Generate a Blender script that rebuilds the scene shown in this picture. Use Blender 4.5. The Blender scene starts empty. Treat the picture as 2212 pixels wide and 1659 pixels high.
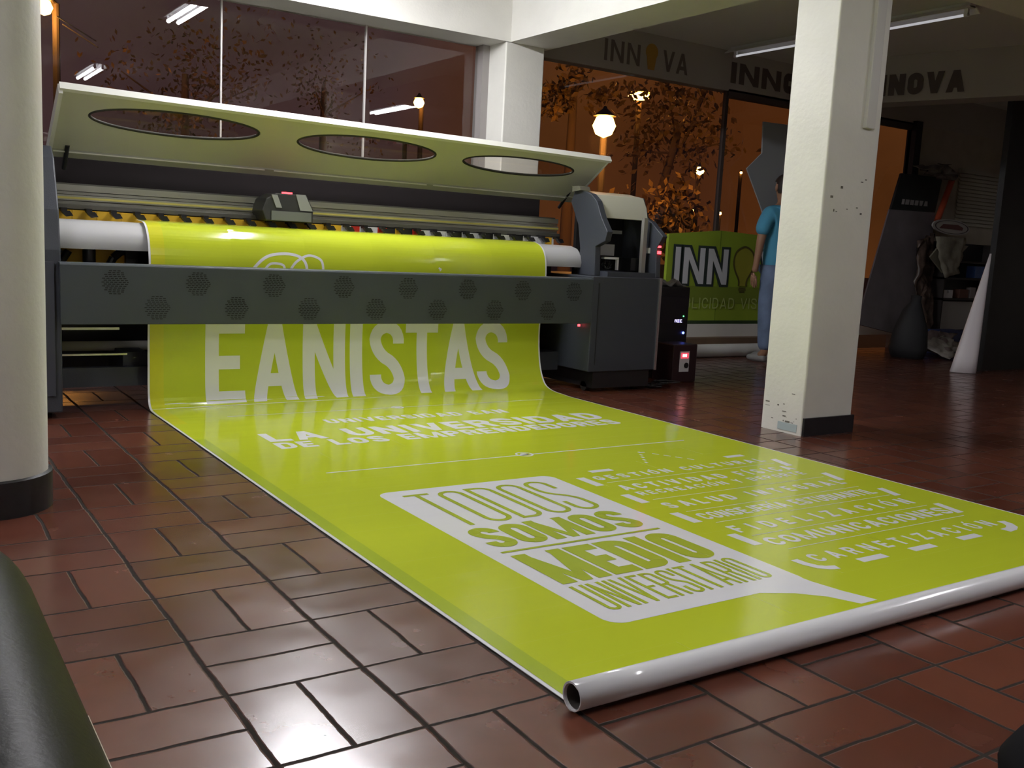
import bpy, bmesh, math, random
from mathutils import Vector, Matrix
random.seed(7)
C = bpy.context.scene.collection
PI = math.pi

# ------------------------------------------------------------------ camera
F, PITCH, ROLL, YAW, H = 2097.5, .142, .05138, .58884, 1.0
fw = Vector((math.sin(YAW)*math.cos(PITCH), math.cos(YAW)*math.cos(PITCH), -math.sin(PITCH)))
rt0 = Vector((math.cos(YAW), -math.sin(YAW), 0)); up0 = rt0.cross(fw)
rt = math.cos(ROLL)*rt0 + math.sin(ROLL)*up0
up = -math.sin(ROLL)*rt0 + math.cos(ROLL)*up0
cd = bpy.data.cameras.new('camera'); cam = bpy.data.objects.new('camera', cd); C.objects.link(cam)
cd.sensor_width = 36; cd.lens = F/2212*36; cd.clip_start = .02; cd.clip_end = 400
m = Matrix.Identity(4)
for r in range(3):
    m[r][0] = rt[r]; m[r][1] = up[r]; m[r][2] = -fw[r]
m.translation = (0, 0, H); cam.matrix_world = m
bpy.context.scene.camera = cam
# ------------------------------------------------------------------ view, world
vs = bpy.context.scene.view_settings
vs.view_transform = 'Standard'; vs.look = 'None'; vs.gamma = 1; vs.use_curve_mapping = False
vs.exposure = 0.0
GLOW = Vector((.70, .70, .10)).normalized()
w = bpy.data.worlds.new('night_sky'); bpy.context.scene.world = w; w.use_nodes = True
nt = w.node_tree; nt.nodes.clear()
N = nt.nodes.new
out = N('ShaderNodeOutputWorld'); bg = N('ShaderNodeBackground'); tc = N('ShaderNodeTexCoord')
dot = N('ShaderNodeVectorMath'); dot.operation = 'DOT_PRODUCT'; dot.inputs[1].default_value = GLOW
nrm = N('ShaderNodeVectorMath'); nrm.operation = 'NORMALIZE'
cr = N('ShaderNodeValToRGB')
cr.color_ramp.elements[0].position = .0; cr.color_ramp.elements[0].color = (.050, .030, .038, 1)
cr.color_ramp.elements[1].position = 1.0; cr.color_ramp.elements[1].color = (.085, .024, .006, 1)
e = cr.color_ramp.elements.new(.945); e.color = (.060, .030, .030, 1)
e = cr.color_ramp.elements.new(.985); e.color = (.125, .040, .010, 1)
noi = N('ShaderNodeTexNoise'); noi.inputs['Scale'].default_value = 5; noi.inputs['Detail'].default_value = 6
mul = N('ShaderNodeMixRGB'); mul.blend_type = 'MULTIPLY'; mul.inputs[0].default_value = .75
nr = N('ShaderNodeValToRGB'); nr.color_ramp.elements[0].position = .3; nr.color_ramp.elements[0].color = (.35, .35, .35, 1); nr.color_ramp.elements[1].position = .62
lk = nt.links.new
lk(tc.outputs['Generated'], nrm.inputs[0]); lk(nrm.outputs[0], dot.inputs[0]); lk(dot.outputs['Value'], cr.inputs[0])
lk(tc.outputs['Generated'], noi.inputs['Vector']); lk(noi.outputs['Fac'], nr.inputs[0])
lk(cr.outputs[0], mul.inputs[1]); lk(nr.outputs[0], mul.inputs[2]); lk(mul.outputs[0], bg.inputs[0])
bg.inputs[1].default_value = 1.0; lk(bg.outputs[0], out.inputs[0])
TUBE_MAIN, TUBE_FAR, TUBE_OFF = 195.0, 55.0, 0.45

# ------------------------------------------------------------------ materials
MAT = {}
def mat(name, col, rough=.5, metal=0, spec=.5, bump=0, bscale=40, var=0, vscale=6, emit=None, estr=0, coat=0, alpha=1, stretch=None):
    if name in MAT: return MAT[name]
    M = bpy.data.materials.new(name); M.use_nodes = True; t = M.node_tree; p = t.nodes['Principled BSDF']
    p.inputs['Base Color'].default_value = (*col, 1); p.inputs['Roughness'].default_value = rough
    p.inputs['Metallic'].default_value = metal; p.inputs['Specular IOR Level'].default_value = spec
    p.inputs['Coat Weight'].default_value = coat
    if emit: p.inputs['Emission Color'].default_value = (*emit, 1); p.inputs['Emission Strength'].default_value = estr
    co = t.nodes.new('ShaderNodeTexCoord'); vec = co.outputs['Object']
    if stretch:
        mp = t.nodes.new('ShaderNodeMapping'); mp.inputs['Scale'].default_value = stretch
        t.links.new(vec, mp.inputs['Vector']); vec = mp.outputs[0]
    if bump:
        n = t.nodes.new('ShaderNodeTexNoise'); n.inputs['Scale'].default_value = bscale; n.inputs['Detail'].default_value = 4
        b = t.nodes.new('ShaderNodeBump'); b.inputs['Strength'].default_value = bump; b.inputs['Distance'].default_value = .01
        t.links.new(vec, n.inputs['Vector']); t.links.new(n.outputs['Fac'], b.inputs['Height']); t.links.new(b.outputs[0], p.inputs['Normal'])
    if var:
        n = t.nodes.new('ShaderNodeTexNoise'); n.inputs['Scale'].default_value = vscale; n.inputs['Detail'].default_value = 5
        r = t.nodes.new('ShaderNodeValToRGB'); r.color_ramp.elements[0].position = .3; r.color_ramp.elements[1].position = .7
        r.color_ramp.elements[0].color = (*[c*(1-var) for c in col], 1); r.color_ramp.elements[1].color = (*[min(1, c*(1+var*.4)) for c in col], 1)
        t.links.new(vec, n.inputs['Vector']); t.links.new(n.outputs['Fac'], r.inputs[0]); t.links.new(r.outputs[0], p.inputs['Base Color'])
    MAT[name] = M; return M
def emis(name, col, s):
    if name in MAT: return MAT[name]
    M = bpy.data.materials.new(name); M.use_nodes = True; t = M.node_tree; t.nodes.clear()
    o = t.nodes.new('ShaderNodeOutputMaterial'); em = t.nodes.new('ShaderNodeEmission')
    em.inputs[0].default_value = (*col, 1); em.inputs[1].default_value = s; t.links.new(em.outputs[0], o.inputs[0])
    MAT[name] = M; return M
def glass(name='window_glass', tint=(.93, .93, .93), ior=1.5):
    if name in MAT: return MAT[name]
    M = bpy.data.materials.new(name); M.use_nodes = True; t = M.node_tree; t.nodes.clear()
    o = t.nodes.new('ShaderNodeOutputMaterial'); mx = t.nodes.new('ShaderNodeMixShader'); fr = t.nodes.new('ShaderNodeFresnel')
    tr = t.nodes.new('ShaderNodeBsdfTransparent'); gl = t.nodes.new('ShaderNodeBsdfGlossy')
    ge = t.nodes.new('ShaderNodeNewGeometry'); mm = t.nodes.new('ShaderNodeMapRange')
    mm.inputs['To Min'].default_value = ior; mm.inputs['To Max'].default_value = 1/ior
    t.links.new(ge.outputs['Backfacing'], mm.inputs['Value']); t.links.new(mm.outputs[0], fr.inputs[0]); tr.inputs[0].default_value = (*tint, 1); gl.inputs['Roughness'].default_value = 0.0
    t.links.new(fr.outputs[0], mx.inputs[0]); t.links.new(tr.outputs[0], mx.inputs[1]); t.links.new(gl.outputs[0], mx.inputs[2]); t.links.new(mx.outputs[0], o.inputs[0])
    MAT[name] = M; return M
def floor_mat():
    M = bpy.data.materials.new('basketweave_clay_tiles'); M.use_nodes = True; t = M.node_tree; p = t.nodes['Principled BSDF']; L = t.links.new
    def n(k, **kw):
        a = t.nodes.new(k)
        for q, v in kw.items(): setattr(a, q, v)
        return a
    def ma(op, a, b=None, c=None):
        x = n('ShaderNodeMath', operation=op)
        for i, v in enumerate((a, b, c)):
            if v is None: continue
            if isinstance(v, (int, float)): x.inputs[i].default_value = v
            else: L(v, x.inputs[i])
        return x.outputs[0]
    g = n('ShaderNodeNewGeometry'); s = n('ShaderNodeSeparateXYZ'); L(g.outputs['Position'], s.inputs[0])
    wn = n('ShaderNodeTexNoise'); wn.inputs['Scale'].default_value = 3.1; wn.inputs['Detail'].default_value = 3; L(g.outputs['Position'], wn.inputs['Vector'])
    ws = n('ShaderNodeSeparateColor'); L(wn.outputs['Color'], ws.inputs[0])
    x = ma('ADD', s.outputs[0], ma('MULTIPLY', ma('SUBTRACT', ws.outputs[0], .5), .022))
    y = ma('ADD', s.outputs[1], ma('MULTIPLY', ma('SUBTRACT', ws.outputs[1], .5), .022))
    a = ma('DIVIDE', ma('SUBTRACT', x, .616), .322); b = ma('DIVIDE', ma('SUBTRACT', y, 1.333), .322)
    i = ma('FLOOR', a); j = ma('FLOOR', b); u = ma('SUBTRACT', a, i); v = ma('SUBTRACT', b, j)
    par = ma('FLOORED_MODULO', ma('ADD', i, j), 2)
    du = ma('ABSOLUTE', ma('SUBTRACT', u, .5)); dv = ma('ABSOLUTE', ma('SUBTRACT', v, .5))
    eu = ma('SUBTRACT', .5, du); ev = ma('SUBTRACT', .5, dv)
    inner = ma('ADD', ma('MULTIPLY', par, du), ma('MULTIPLY', ma('SUBTRACT', 1, par), dv))
    # the joints along the room are wide, those across it are fine
    d = ma('MINIMUM', ma('MINIMUM', ma('MULTIPLY', eu, .8), ma('MULTIPLY', ev, 1.1)), ma('ADD', ma('MULTIPLY', par, inner), ma('MULTIPLY', ma('SUBTRACT', 1, par), ma('MULTIPLY', inner, 1.1))))
    jn = n('ShaderNodeTexNoise'); jn.inputs['Scale'].default_value = 30; L(g.outputs['Position'], jn.inputs['Vector'])
    d = ma('ADD', d, ma('MULTIPLY', ma('SUBTRACT', jn.outputs['Fac'], .5), .012))
    mr = n('ShaderNodeMapRange'); mr.inputs['From Min'].default_value = .010; mr.inputs['From Max'].default_value = .021; L(d, mr.inputs['Value'])
    tile = mr.outputs[0]
    sx = ma('FLOOR', ma('MULTIPLY', u, 2)); sy = ma('FLOOR', ma('MULTIPLY', v, 2))
    hid = ma('ADD', ma('MULTIPLY', par, sx), ma('MULTIPLY', ma('SUBTRACT', 1, par), sy))
    cb = n('ShaderNodeCombineXYZ'); L(i, cb.inputs[0]); L(j, cb.inputs[1]); L(hid, cb.inputs[2])
    wh = n('ShaderNodeTexWhiteNoise'); L(cb.outputs[0], wh.inputs['Vector'])
    cr = n('ShaderNodeValToRGB'); cr.color_ramp.elements[0].color = (.100, .028, .016, 1); cr.color_ramp.elements[1].color = (.160, .049, .027, 1); L(wh.outputs['Value'], cr.inputs[0])
    sn = n('ShaderNodeTexNoise'); sn.inputs['Scale'].default_value = 9; sn.inputs['Detail'].default_value = 12; L(g.outputs['Position'], sn.inputs['Vector'])
    m1 = n('ShaderNodeMixRGB', blend_type='MULTIPLY'); m1.inputs[0].default_value = .45; L(cr.outputs[0], m1.inputs[1])
    sr = n('ShaderNodeValToRGB'); sr.color_ramp.elements[0].position = .2; sr.color_ramp.elements[0].color = (.55, .5, .5, 1); sr.color_ramp.elements[1].position = .8; L(sn.outputs['Fac'], sr.inputs[0]); L(sr.outputs[0], m1.inputs[2])
    m2 = n('ShaderNodeMixRGB'); L(tile, m2.inputs[0]); m2.inputs[1].default_value = (.026, .021, .017, 1); L(m1.outputs[0], m2.inputs[2])
    L(m2.outputs[0], p.inputs['Base Color'])
    rn = n('ShaderNodeTexNoise'); rn.inputs['Scale'].default_value = 6; rn.inputs['Detail'].default_value = 6; L(g.outputs['Position'], rn.inputs['Vector'])
    rr = n('ShaderNodeMapRange'); rr.inputs['From Min'].default_value = .3; rr.inputs['From Max'].default_value = .7; rr.inputs['To Min'].default_value = .18; rr.inputs['To Max'].default_value = .28; L(rn.outputs['Fac'], rr.inputs['Value'])
    rg = ma('ADD', rr.outputs[0], ma('MULTIPLY', ma('SUBTRACT', 1, tile), .6)); L(rg, p.inputs['Roughness'])
    L(ma('ADD', .1, ma('MULTIPLY', tile, .8)), p.inputs['Specular IOR Level'])
    # each tile is set at its own slight tilt and the edges are worn
    b1 = n('ShaderNodeBump'); b1.inputs['Strength'].default_value = .7; b1.inputs['Distance'].default_value = .006; L(tile, b1.inputs['Height'])
    b2 = n('ShaderNodeBump'); b2.inputs['Strength'].default_value = .09; b2.inputs['Distance'].default_value = .01; L(wn.outputs['Fac'], b2.inputs['Height']); L(b1.outputs[0], b2.inputs['Normal'])
    b3 = n('ShaderNodeBump'); b3.inputs['Strength'].default_value = .05; b3.inputs['Distance'].default_value = .004; L(sn.outputs['Fac'], b3.inputs['Height']); L(b2.outputs[0], b3.inputs['Normal'])
    L(b3.outputs[0], p.inputs['Normal'])
    return M
W = mat('white_paint', (.74, .73, .68), .6, bump=.12, bscale=60, var=.06, vscale=3)
PILLAR = mat('pillar_paint', (.76, .75, .69), .55, bump=.2, bscale=35, var=.08, vscale=2.5)
CEIL = mat('ceiling_paint', (.70, .70, .66), .8)
FARWALL = mat('tan_wall_paint', (.42, .38, .31), .8, var=.1)
DARKSKIRT = mat('black_skirting', (.018, .018, .020), .35, var=.3, vscale=30)
SLATE = mat('slate_blue_powder_coat', (.050, .060, .068), .45, bump=.08, bscale=180)
SLATED = mat('dark_slate_powder_coat', (.040, .045, .058), .5, bump=.08, bscale=180)
BLK = mat('black_plastic', (.012, .012, .013), .4)
LID = mat('cream_lid_coat', (.56, .56, .46), .4, bump=.05, bscale=100)
ALU = mat('rail_aluminium', (.42, .42, .37), .38, .7, stretch=(.05, 1, 1), bump=.1, bscale=60)
ALUD = mat('dark_rail_aluminium', (.16, .16, .14), .4, .6)
BED = mat('pale_grey_platen', (.52, .52, .53), .45)
CHR = mat('bright_steel', (.75, .75, .73), .25, .9)
RUB = mat('black_rubber', (.020, .018, .014), .6)
YEL = mat('yellow_print', (.78, .47, .03), .4)
REDP = mat('red_print', (.55, .03, .02), .4)
WHP = mat('white_print', (.78, .78, .80), .4)
LEDR = emis('red_led', (1, .04, .05), 7); LEDB = emis('blue_led', (.1, .15, 1), 8); LEDG = emis('green_led', (.1, 1, .2), 5)
GLS = glass()
LIDG = glass('lid_window_acrylic', (.95, .93, .90), 1.5)

# ------------------------------------------------------------------ mesh helpers
ORI = {}
class MB:
    def __init__(s): s.v = []; s.f = []; s.mi = []; s.cur = 0
    def face(s, pts):
        b = len(s.v); s.v += [tuple(p) for p in pts]; s.f.append(list(range(b, b+len(pts)))); s.mi.append(s.cur)
    def idx(s, vs, fs):
        b = len(s.v); s.v += [tuple(p) for p in vs]
        for f in fs: s.f.append([b+i for i in f]); s.mi.append(s.cur)
        return s
    def box(s, x0, y0, z0, x1, y1, z1, M=None):
        v = [(x0, y0, z0), (x1, y0, z0), (x1, y1, z0), (x0, y1, z0), (x0, y0, z1), (x1, y0, z1), (x1, y1, z1), (x0, y1, z1)]
        if M: v = [M @ Vector(p) for p in v]
        return s.idx(v, [(3, 2, 1, 0), (4, 5, 6, 7), (0, 1, 5, 4), (1, 2, 6, 5), (2, 3, 7, 6), (3, 0, 4, 7)])
    def cyl(s, a, b, r, n=16, r2=None, caps=True):
        a = Vector(a); b = Vector(b); d = (b-a).normalized(); q = Vector((0, 0, 1)) if abs(d.z) < .9 else Vector((1, 0, 0))
        u = d.cross(q).normalized(); w_ = d.cross(u); r2 = r if r2 is None else r2
        v = [a+u*r*math.cos(2*PI*i/n)+w_*r*math.sin(2*PI*i/n) for i in range(n)]+[b+u*r2*math.cos(2*PI*i/n)+w_*r2*math.sin(2*PI*i/n) for i in range(n)]
        f = [(i, i+n, (i+1) % n+n, (i+1) % n) for i in range(n)]
        if caps: f += [tuple(range(n)), tuple(range(2*n-1, n-1, -1))]
        return s.idx(v, f)
    def path(s, pts, r, n=8):
        for a, b in zip(pts, pts[1:]): s.cyl(a, b, r, n)
        return s
    def prism(s, poly, axis, a, b):      # poly in the two other axes, in order
        def P(p, c): return {'X': (c, p[0], p[1]), 'Y': (p[0], c, p[1]), 'Z': (p[0], p[1], c)}[axis]
        n = len(poly); v = [P(p, a) for p in poly]+[P(p, b) for p in poly]
        f = [tuple(range(n-1, -1, -1)), tuple(range(n, 2*n))]+[(i, (i+1) % n, (i+1) % n+n, i+n) for i in range(n)]
        return s.idx(v, f)
    def lathe(s, cx, cy, prof, n=32):
        v = []; f = []
        for r, z in prof: v += [(cx+r*math.cos(2*PI*i/n), cy+r*math.sin(2*PI*i/n), z) for i in range(n)]
        for k in range(len(prof)-1):
            for i in range(n): f.append((k*n+i, k*n+(i+1) % n, (k+1)*n+(i+1) % n, (k+1)*n+i))
        return s.idx(v, f)
    def build(s, name, material, parent=None, smooth=False, bevel=0, fixn=True):
        o0 = ORI.get(parent, Vector((0, 0, 0)))
        me = bpy.data.meshes.new(name); me.from_pydata([tuple(Vector(p)-o0) for p in s.v], [], s.f)
        mats = material if isinstance(material, (list, tuple)) else [material]
        for q in mats: me.materials.append(q)
        for p, k in zip(me.polygons, s.mi): p.material_index = k
        if fixn:
            bm = bmesh.new(); bm.from_mesh(me); bmesh.ops.recalc_face_normals(bm, faces=bm.faces); bm.to_mesh(me); bm.free()
        if smooth:
            for p in me.polygons: p.use_smooth = True
        o = bpy.data.objects.new(name, me); C.objects.link(o)
        if smooth == 2:
            mo = o.modifiers.new('split', 'EDGE_SPLIT'); mo.split_angle = .6
        if bevel:
            mo = o.modifiers.new('bevel', 'BEVEL'); mo.width = bevel; mo.segments = 2; mo.limit_method = 'ANGLE'
        if parent: o.parent = parent
        ORI[o] = o0 if parent else Vector((0, 0, 0))
        return o
def tag(o, label=None, cat=None, group=None, kind=None):
    if label: o['label'] = label
    if cat: o['category'] = cat
    if group: o['group'] = group
    if kind: o['kind'] = kind
    return o
def thing(name, label, cat, loc, group=None):
    o = bpy.data.objects.new(name, None); C.objects.link(o); o.location = loc; o.empty_display_size = .1
    ORI[o] = Vector(loc); return tag(o, label, cat, group)
def struct(name, mb, m_, label=None, cat=None, **k):
    o = mb.build(name, m_, **k); return tag(o, label, cat, kind='structure')
def B(*a): return MB().box(*a)

# ------------------------------------------------------------------ lettering (own stroke font)
def rounded(pts, r, closed=False):
    out = []; n = len(pts)
    for i, p in enumerate(pts):
        if not closed and i in (0, n-1): out.append(p); continue
        a = Vector(pts[i-1]); b = Vector(p); c = Vector(pts[(i+1) % n])
        k1 = 1 if (not closed and i == 1) else .5; k2 = 1 if (not closed and i == n-2) else .5
        d = min(r, (a-b).length*k1*.999, (c-b).length*k2*.999)
        p0 = b+(a-b).normalized()*d; p1 = b+(c-b).normalized()*d
        for k in range(7):
            t = k/6; out.append(tuple((1-t)**2*p0*1+2*t*(1-t)*(b*.75+(p0+p1)*.125)+t*t*p1))
    return out
def ribbon(pts, t, closed=False):
    P = [Vector(p) for p in pts]; Q = [P[0]]
    for p in P[1:]:
        if (p-Q[-1]).length > 1e-6: Q.append(p)
    if closed and (Q[0]-Q[-1]).length < 1e-6: Q.pop()
    n = len(Q); L = []; R = []
    for i in range(n):
        if closed or 0 < i < n-1:
            d1 = (Q[i]-Q[i-1]).normalized(); d2 = (Q[(i+1) % n]-Q[i]).normalized(); d = (d1+d2).normalized(); k = 1/max(.4, d.dot(d1))
        else: d = (Q[1]-Q[0] if i == 0 else Q[-1]-Q[-2]).normalized(); k = 1
        nn = Vector((-d.y, d.x))*t/2*k; L.append(Q[i]+nn); R.append(Q[i]-nn)
    m_ = n if closed else n-1
    return [[L[i], R[i], R[(i+1) % n], L[(i+1) % n]] for i in range(m_)]
def glyph(c, w, h, t):
    acc = None
    if c in 'ÓÍ': acc = c; c = 'O' if c == 'Ó' else 'I'
    i = t/2; L, R, Bt, T = i, w-i, i, h-i; rr = (w-t)*.5
    def rc(x0, y0, x1, y1): return [[(x0, y0), (x1, y0), (x1, y1), (x0, y1)]]
    def pa(xb, xt, y0=0, y1=h, tt=t): return [[(xb, y0), (xb+tt, y0), (xt+tt, y1), (xt, y1)]]
    def rib(p, cl=False, r=rr): return ribbon(rounded(p, r, cl), t, cl)
    q = []
    if c == 'A': q = pa(0, w/2-i)+pa(w-t, w/2-i)+rc(w*.5*.2+i, h*.2, w-w*.5*.2-i, h*.2+t)
    elif c == 'B': q = rib([(L, T), (R, T), (R, h*.52), (L, h*.52)])+rib([(L, h*.52), (R, h*.52), (R, Bt), (L, Bt)])+rc(0, 0, t, h)
    elif c == 'C': q = rib([(R, h*.66), (R, T), (L, T), (L, Bt), (R, Bt), (R, h*.34)])
    elif c == 'D': q = rib([(L, T), (R, T), (R, Bt), (L, Bt)])+rc(0, 0, t, h)
    elif c == 'E': q = rc(0, 0, t, h)+rc(0, 0, w, t)+rc(0, h-t, w, h)+rc(0, h/2-i, w*.88, h/2+i)
    elif c == 'F': q = rc(0, 0, t, h)+rc(0, h-t, w, h)+rc(0, h/2-i, w*.85, h/2+i)
    elif c == 'G': q = rib([(R, h*.68), (R, T), (L, T), (L, Bt), (R, Bt), (R, h*.45)])+rc(w*.5, h*.45-i, w, h*.45+i)
    elif c == 'I': q = rc(w/2-i, 0, w/2+i, h)
    elif c == 'J': q = rib([(R, h), (R, Bt), (L, Bt), (L, h*.3)])
    elif c == 'L': q = rc(0, 0, t, h)+rc(0, 0, w, t)
    elif c == 'M': q = rc(0, 0, t, h)+rc(w-t, 0, w, h)+pa(w/2-i*.7, t*.15, 0, h, t*.7)+pa(w/2-i*.7, w-t*.85, 0, h, t*.7)
    elif c == 'N': q = rc(0, 0, t, h)+rc(w-t, 0, w, h)+pa(w-t, 0)
    elif c == 'O': q = rib([(L, h/2), (L, T), (R, T), (R, Bt), (L, Bt)], True)
    elif c == 'P': q = rib([(L, T), (R, T), (R, h*.45), (L, h*.45)])+rc(0, 0, t, h)
    elif c == 'R': q = rib([(L, T), (R, T), (R, h*.48), (L, h*.48)])+rc(0, 0, t, h)+pa(w-t, w*.5, 0, h*.48)
    elif c == 'S': q = rib([(R, h*.70), (R, T), (L, T), (L, h*.60), (R, h*.40), (R, Bt), (L, Bt), (L, h*.30)])
    elif c == 'T': q = rc(0, h-t, w, h)+rc(w/2-i, 0, w/2+i, h)
    elif c == 'U': q = rib([(L, h), (L, Bt), (R, Bt), (R, h)])
    elif c == 'V': q = pa(w/2-i, 0)+pa(w/2-i, w-t)
    elif c == 'Y': q = pa(w/2-i, 0, h*.45, h)+pa(w/2-i, w-t, h*.45, h)+rc(w/2-i, 0, w/2+i, h*.46)
    elif c == 'Z': q = rc(0, 0, w, t)+rc(0, h-t, w, h)+pa(0, w-t)
    if acc: q = q+pa(w/2-t*.3, w/2+t*.5, h*1.05, h*1.25, t*.8)
    return q
def text(s, x0, x1, y0, y1, t, gap, sx=None):
    """lay out s so that it fills [x0,x1]x[y0,y1]; gap in units of a letter width; returns 2D polygons"""
    h = y1-y0; rel = []
    for c in s:
        rel.append({'I': None, 'Í': None, ' ': .55, 'M': 1.5, 'A': 1.12, 'V': 1.1, 'J': .85, 'L': .85, 'F': .85, 'E': .88, 'N': 1.06}.get(c, 1.0))
    tot_fixed = sum(1 for r in rel if r is None)*t; units = sum(r for r in rel if r is not None)+gap*(len(s)-1)
    u = (x1-x0-tot_fixed)/units; x = x0; out = []
    for c, r in zip(s, rel):
        w_ = t if r is None else r*u
        if c != ' ': out += [[(x+px, y0+py) for px, py in q] for q in glyph(c, w_, h, t)]
        x += w_+gap*u
    return out
def rrect(x0, y0, x1, y1, r=0):
    if r == 0: return [(x0, y0), (x1, y0), (x1, y1), (x0, y1)]
    p = []
    for cx, cy, a in ((x1-r, y1-r, 0), (x0+r, y1-r, 90), (x0+r, y0+r, 180), (x1-r, y0+r, 270)):
        for k in range(9): th = math.radians(a+k*90/8); p.append((cx+r*math.cos(th), cy+r*math.sin(th)))
    return p
def circle(cx, cy, r, n=20): return [(cx+r*math.cos(2*PI*i/n), cy+r*math.sin(2*PI*i/n)) for i in range(n)]
def decal(name, polys, mapf, material, parent, slices=None, lift=.0006):
    bm = bmesh.new()
    for k_, q in enumerate(polys):
        vs = [bm.verts.new((p[0], p[1], (k_ % 7)*.00004)) for p in q]
        try: bm.faces.new(vs)
        except ValueError: pass
    if slices:
        for yv in slices:
            bmesh.ops.bisect_plane(bm, geom=bm.verts[:]+bm.edges[:]+bm.faces[:], plane_co=(0, yv, 0), plane_no=(0, 1, 0))
    for f in bm.faces:
        if f.calc_area() > 0 and f.normal.z < 0: f.normal_flip()
    bm.normal_update()
    for f in bm.faces:
        if f.normal.z < 0: f.normal_flip()
    o0 = ORI.get(parent, Vector((0, 0, 0)))
    for v in bm.verts: v.co = Vector(mapf(v.co.x, v.co.y, lift+v.co.z))-o0
    me = bpy.data.meshes.new(name); bm.to_mesh(me); bm.free(); me.materials.append(material)
    o = bpy.data.objects.new(name, me); C.objects.link(o); o.parent = parent; ORI[o] = o0
    return o

# ================================================================== SETTING
struct('floor', B(-4, -4, -.1, 13, 7.3, 0), floor_mat(), 'glossy red clay basketweave tile floor with dark joints', 'floor')
struct('ceiling', B(-4, -4, 3.0, 13, 7.6, 3.1), CEIL, 'white painted ceiling above the workshop', 'ceiling')
struct('wall_back', B(-4, -4.1, 0, 13, -4, 3.0), W, 'white wall behind the photographer', 'wall')
struct('wall_left', B(-4.1, -4, 0, -4, 7.3, 3.0), W, 'white wall at the left end of the workshop', 'wall')
struct('beam_rear', B(-4, 6.86, 2.62, 4.42, 7.25, 3.0), W, 'white ceiling beam above the glazing behind the printer', 'beam')
struct('beam_middle', B(4.40, -4, 2.62, 4.80, 7.25, 3.0), W, 'white ceiling beam running from the corner column over the near pillar', 'beam')
struct('beam_cross', B(4.80, 3.45, 2.62, 13, 3.72, 3.0), W, 'pale ceiling beam crossing the top right corner', 'beam')
FASC = mat('fascia_paint', (.40, .37, .33), .8)
struct('fascia_rear', B(4.80, 7.17, 2.62, 13, 7.3, 3.0), FASC, 'grey fascia with lettering above the far glazing', 'fascia')
d3 = Vector((.28, -.96, 0)).normalized()
def obox(p, q, th, z0, z1):   # wall segment between two plan points
    p = Vector((*p, 0)); q = Vector((*q, 0)); d = (q-p).normalized(); nn = Vector((d.y, -d.x, 0))*th
    return MB().prism([(a.x, a.y) for a in (p, q, q+nn, p+nn)], 'Z', z0, z1)
struct('beam_right', obox((8.07, 7.16), (9.33, 2.9), -.3, 2.56, 3.0), FASC, 'dim grey beam with dark lettering right of the pillar', 'beam')
struct('wall_right', B(12.4, 2, 0, 12.52, 7.3, 3.0), FARWALL, 'dim tan wall at the far right', 'wall')
struct('wall_rear', B(10.30, 7.16, 0, 12.4, 7.3, 2.62), FARWALL, 'dim tan wall beside the far window', 'wall')
struct('trim_1', B(4.9, 6.98, 0, 8.9, 7.3, .18), mat('brown_ledge', (.16, .10, .06), .6, var=.2), 'brown step along the foot of the low wall', 'step')
struct('wall_low', B(4.9, 7.1, .18, 10.3, 7.3, .31), W, 'low white kerb wall under the far glazing', 'wall')
struct('wall_kerb', B(-4, 7.12, 0, 4.9, 7.3, .29), mat('dark_kerb', (.05, .05, .05), .7), 'dark kerb under the glazing behind the printer', 'wall')
struct('wall_partition', B(9.2, 5.40, 0, 10.05, 5.46, 2.95), mat('black_partition', (.013, .012, .012), .45, var=.3), 'black partition at the right edge', 'wall')
# glazing
FRM = mat('grey_window_frame', (.30, .28, .27), .5)
def pane(name, x0, x1, z0, z1, label):
    o = struct(name, B(x0, 7.198, z0, x1, 7.204, z1), GLS, label, 'window')
    return o
seams = [-4, -1.3, .3, 2.165, 3.285, 4.33]
k = 1
for a, b in zip(seams, seams[1:]):
    o = pane('window_%d' % k, a+.004, b-.004, .29, 2.66, 'tall frameless glass pane behind the printer'); k += 1
    if b < 4.3:
        B(b-.006, 7.19, .29, b+.006, 7.212, 2.66).build('glass_joint', mat('clear_silicone', (.55, .52, .50), .5), o)
jb = B(4.30, 7.12, .29, 4.44, 7.24, 2.62).build('window_frame', FRM, o)
for a, b, l in ((4.75, 7.19, 'dark far glass pane between the corner column and the thin mullion'), (7.19, 10.22, 'wide dark glass pane behind the person and the pillar')):
    o = pane('window_%d' % k, a, b, .31, 2.66, l); k += 1
    B(b-.02, 7.18, .31, b+.02, 7.22, 2.66).build('window_frame', mat('dark_mullion', (.06, .045, .04), .5), o)
B(10.20, 7.12, .31, 10.32, 7.24, 2.66).build('window_frame', BLK, o)
B(7.19, 7.17, 2.56, 10.22, 7.23, 2.64).build('window_frame', mat('dark_mullion', (.06, .045, .04), .5), o)

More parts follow.
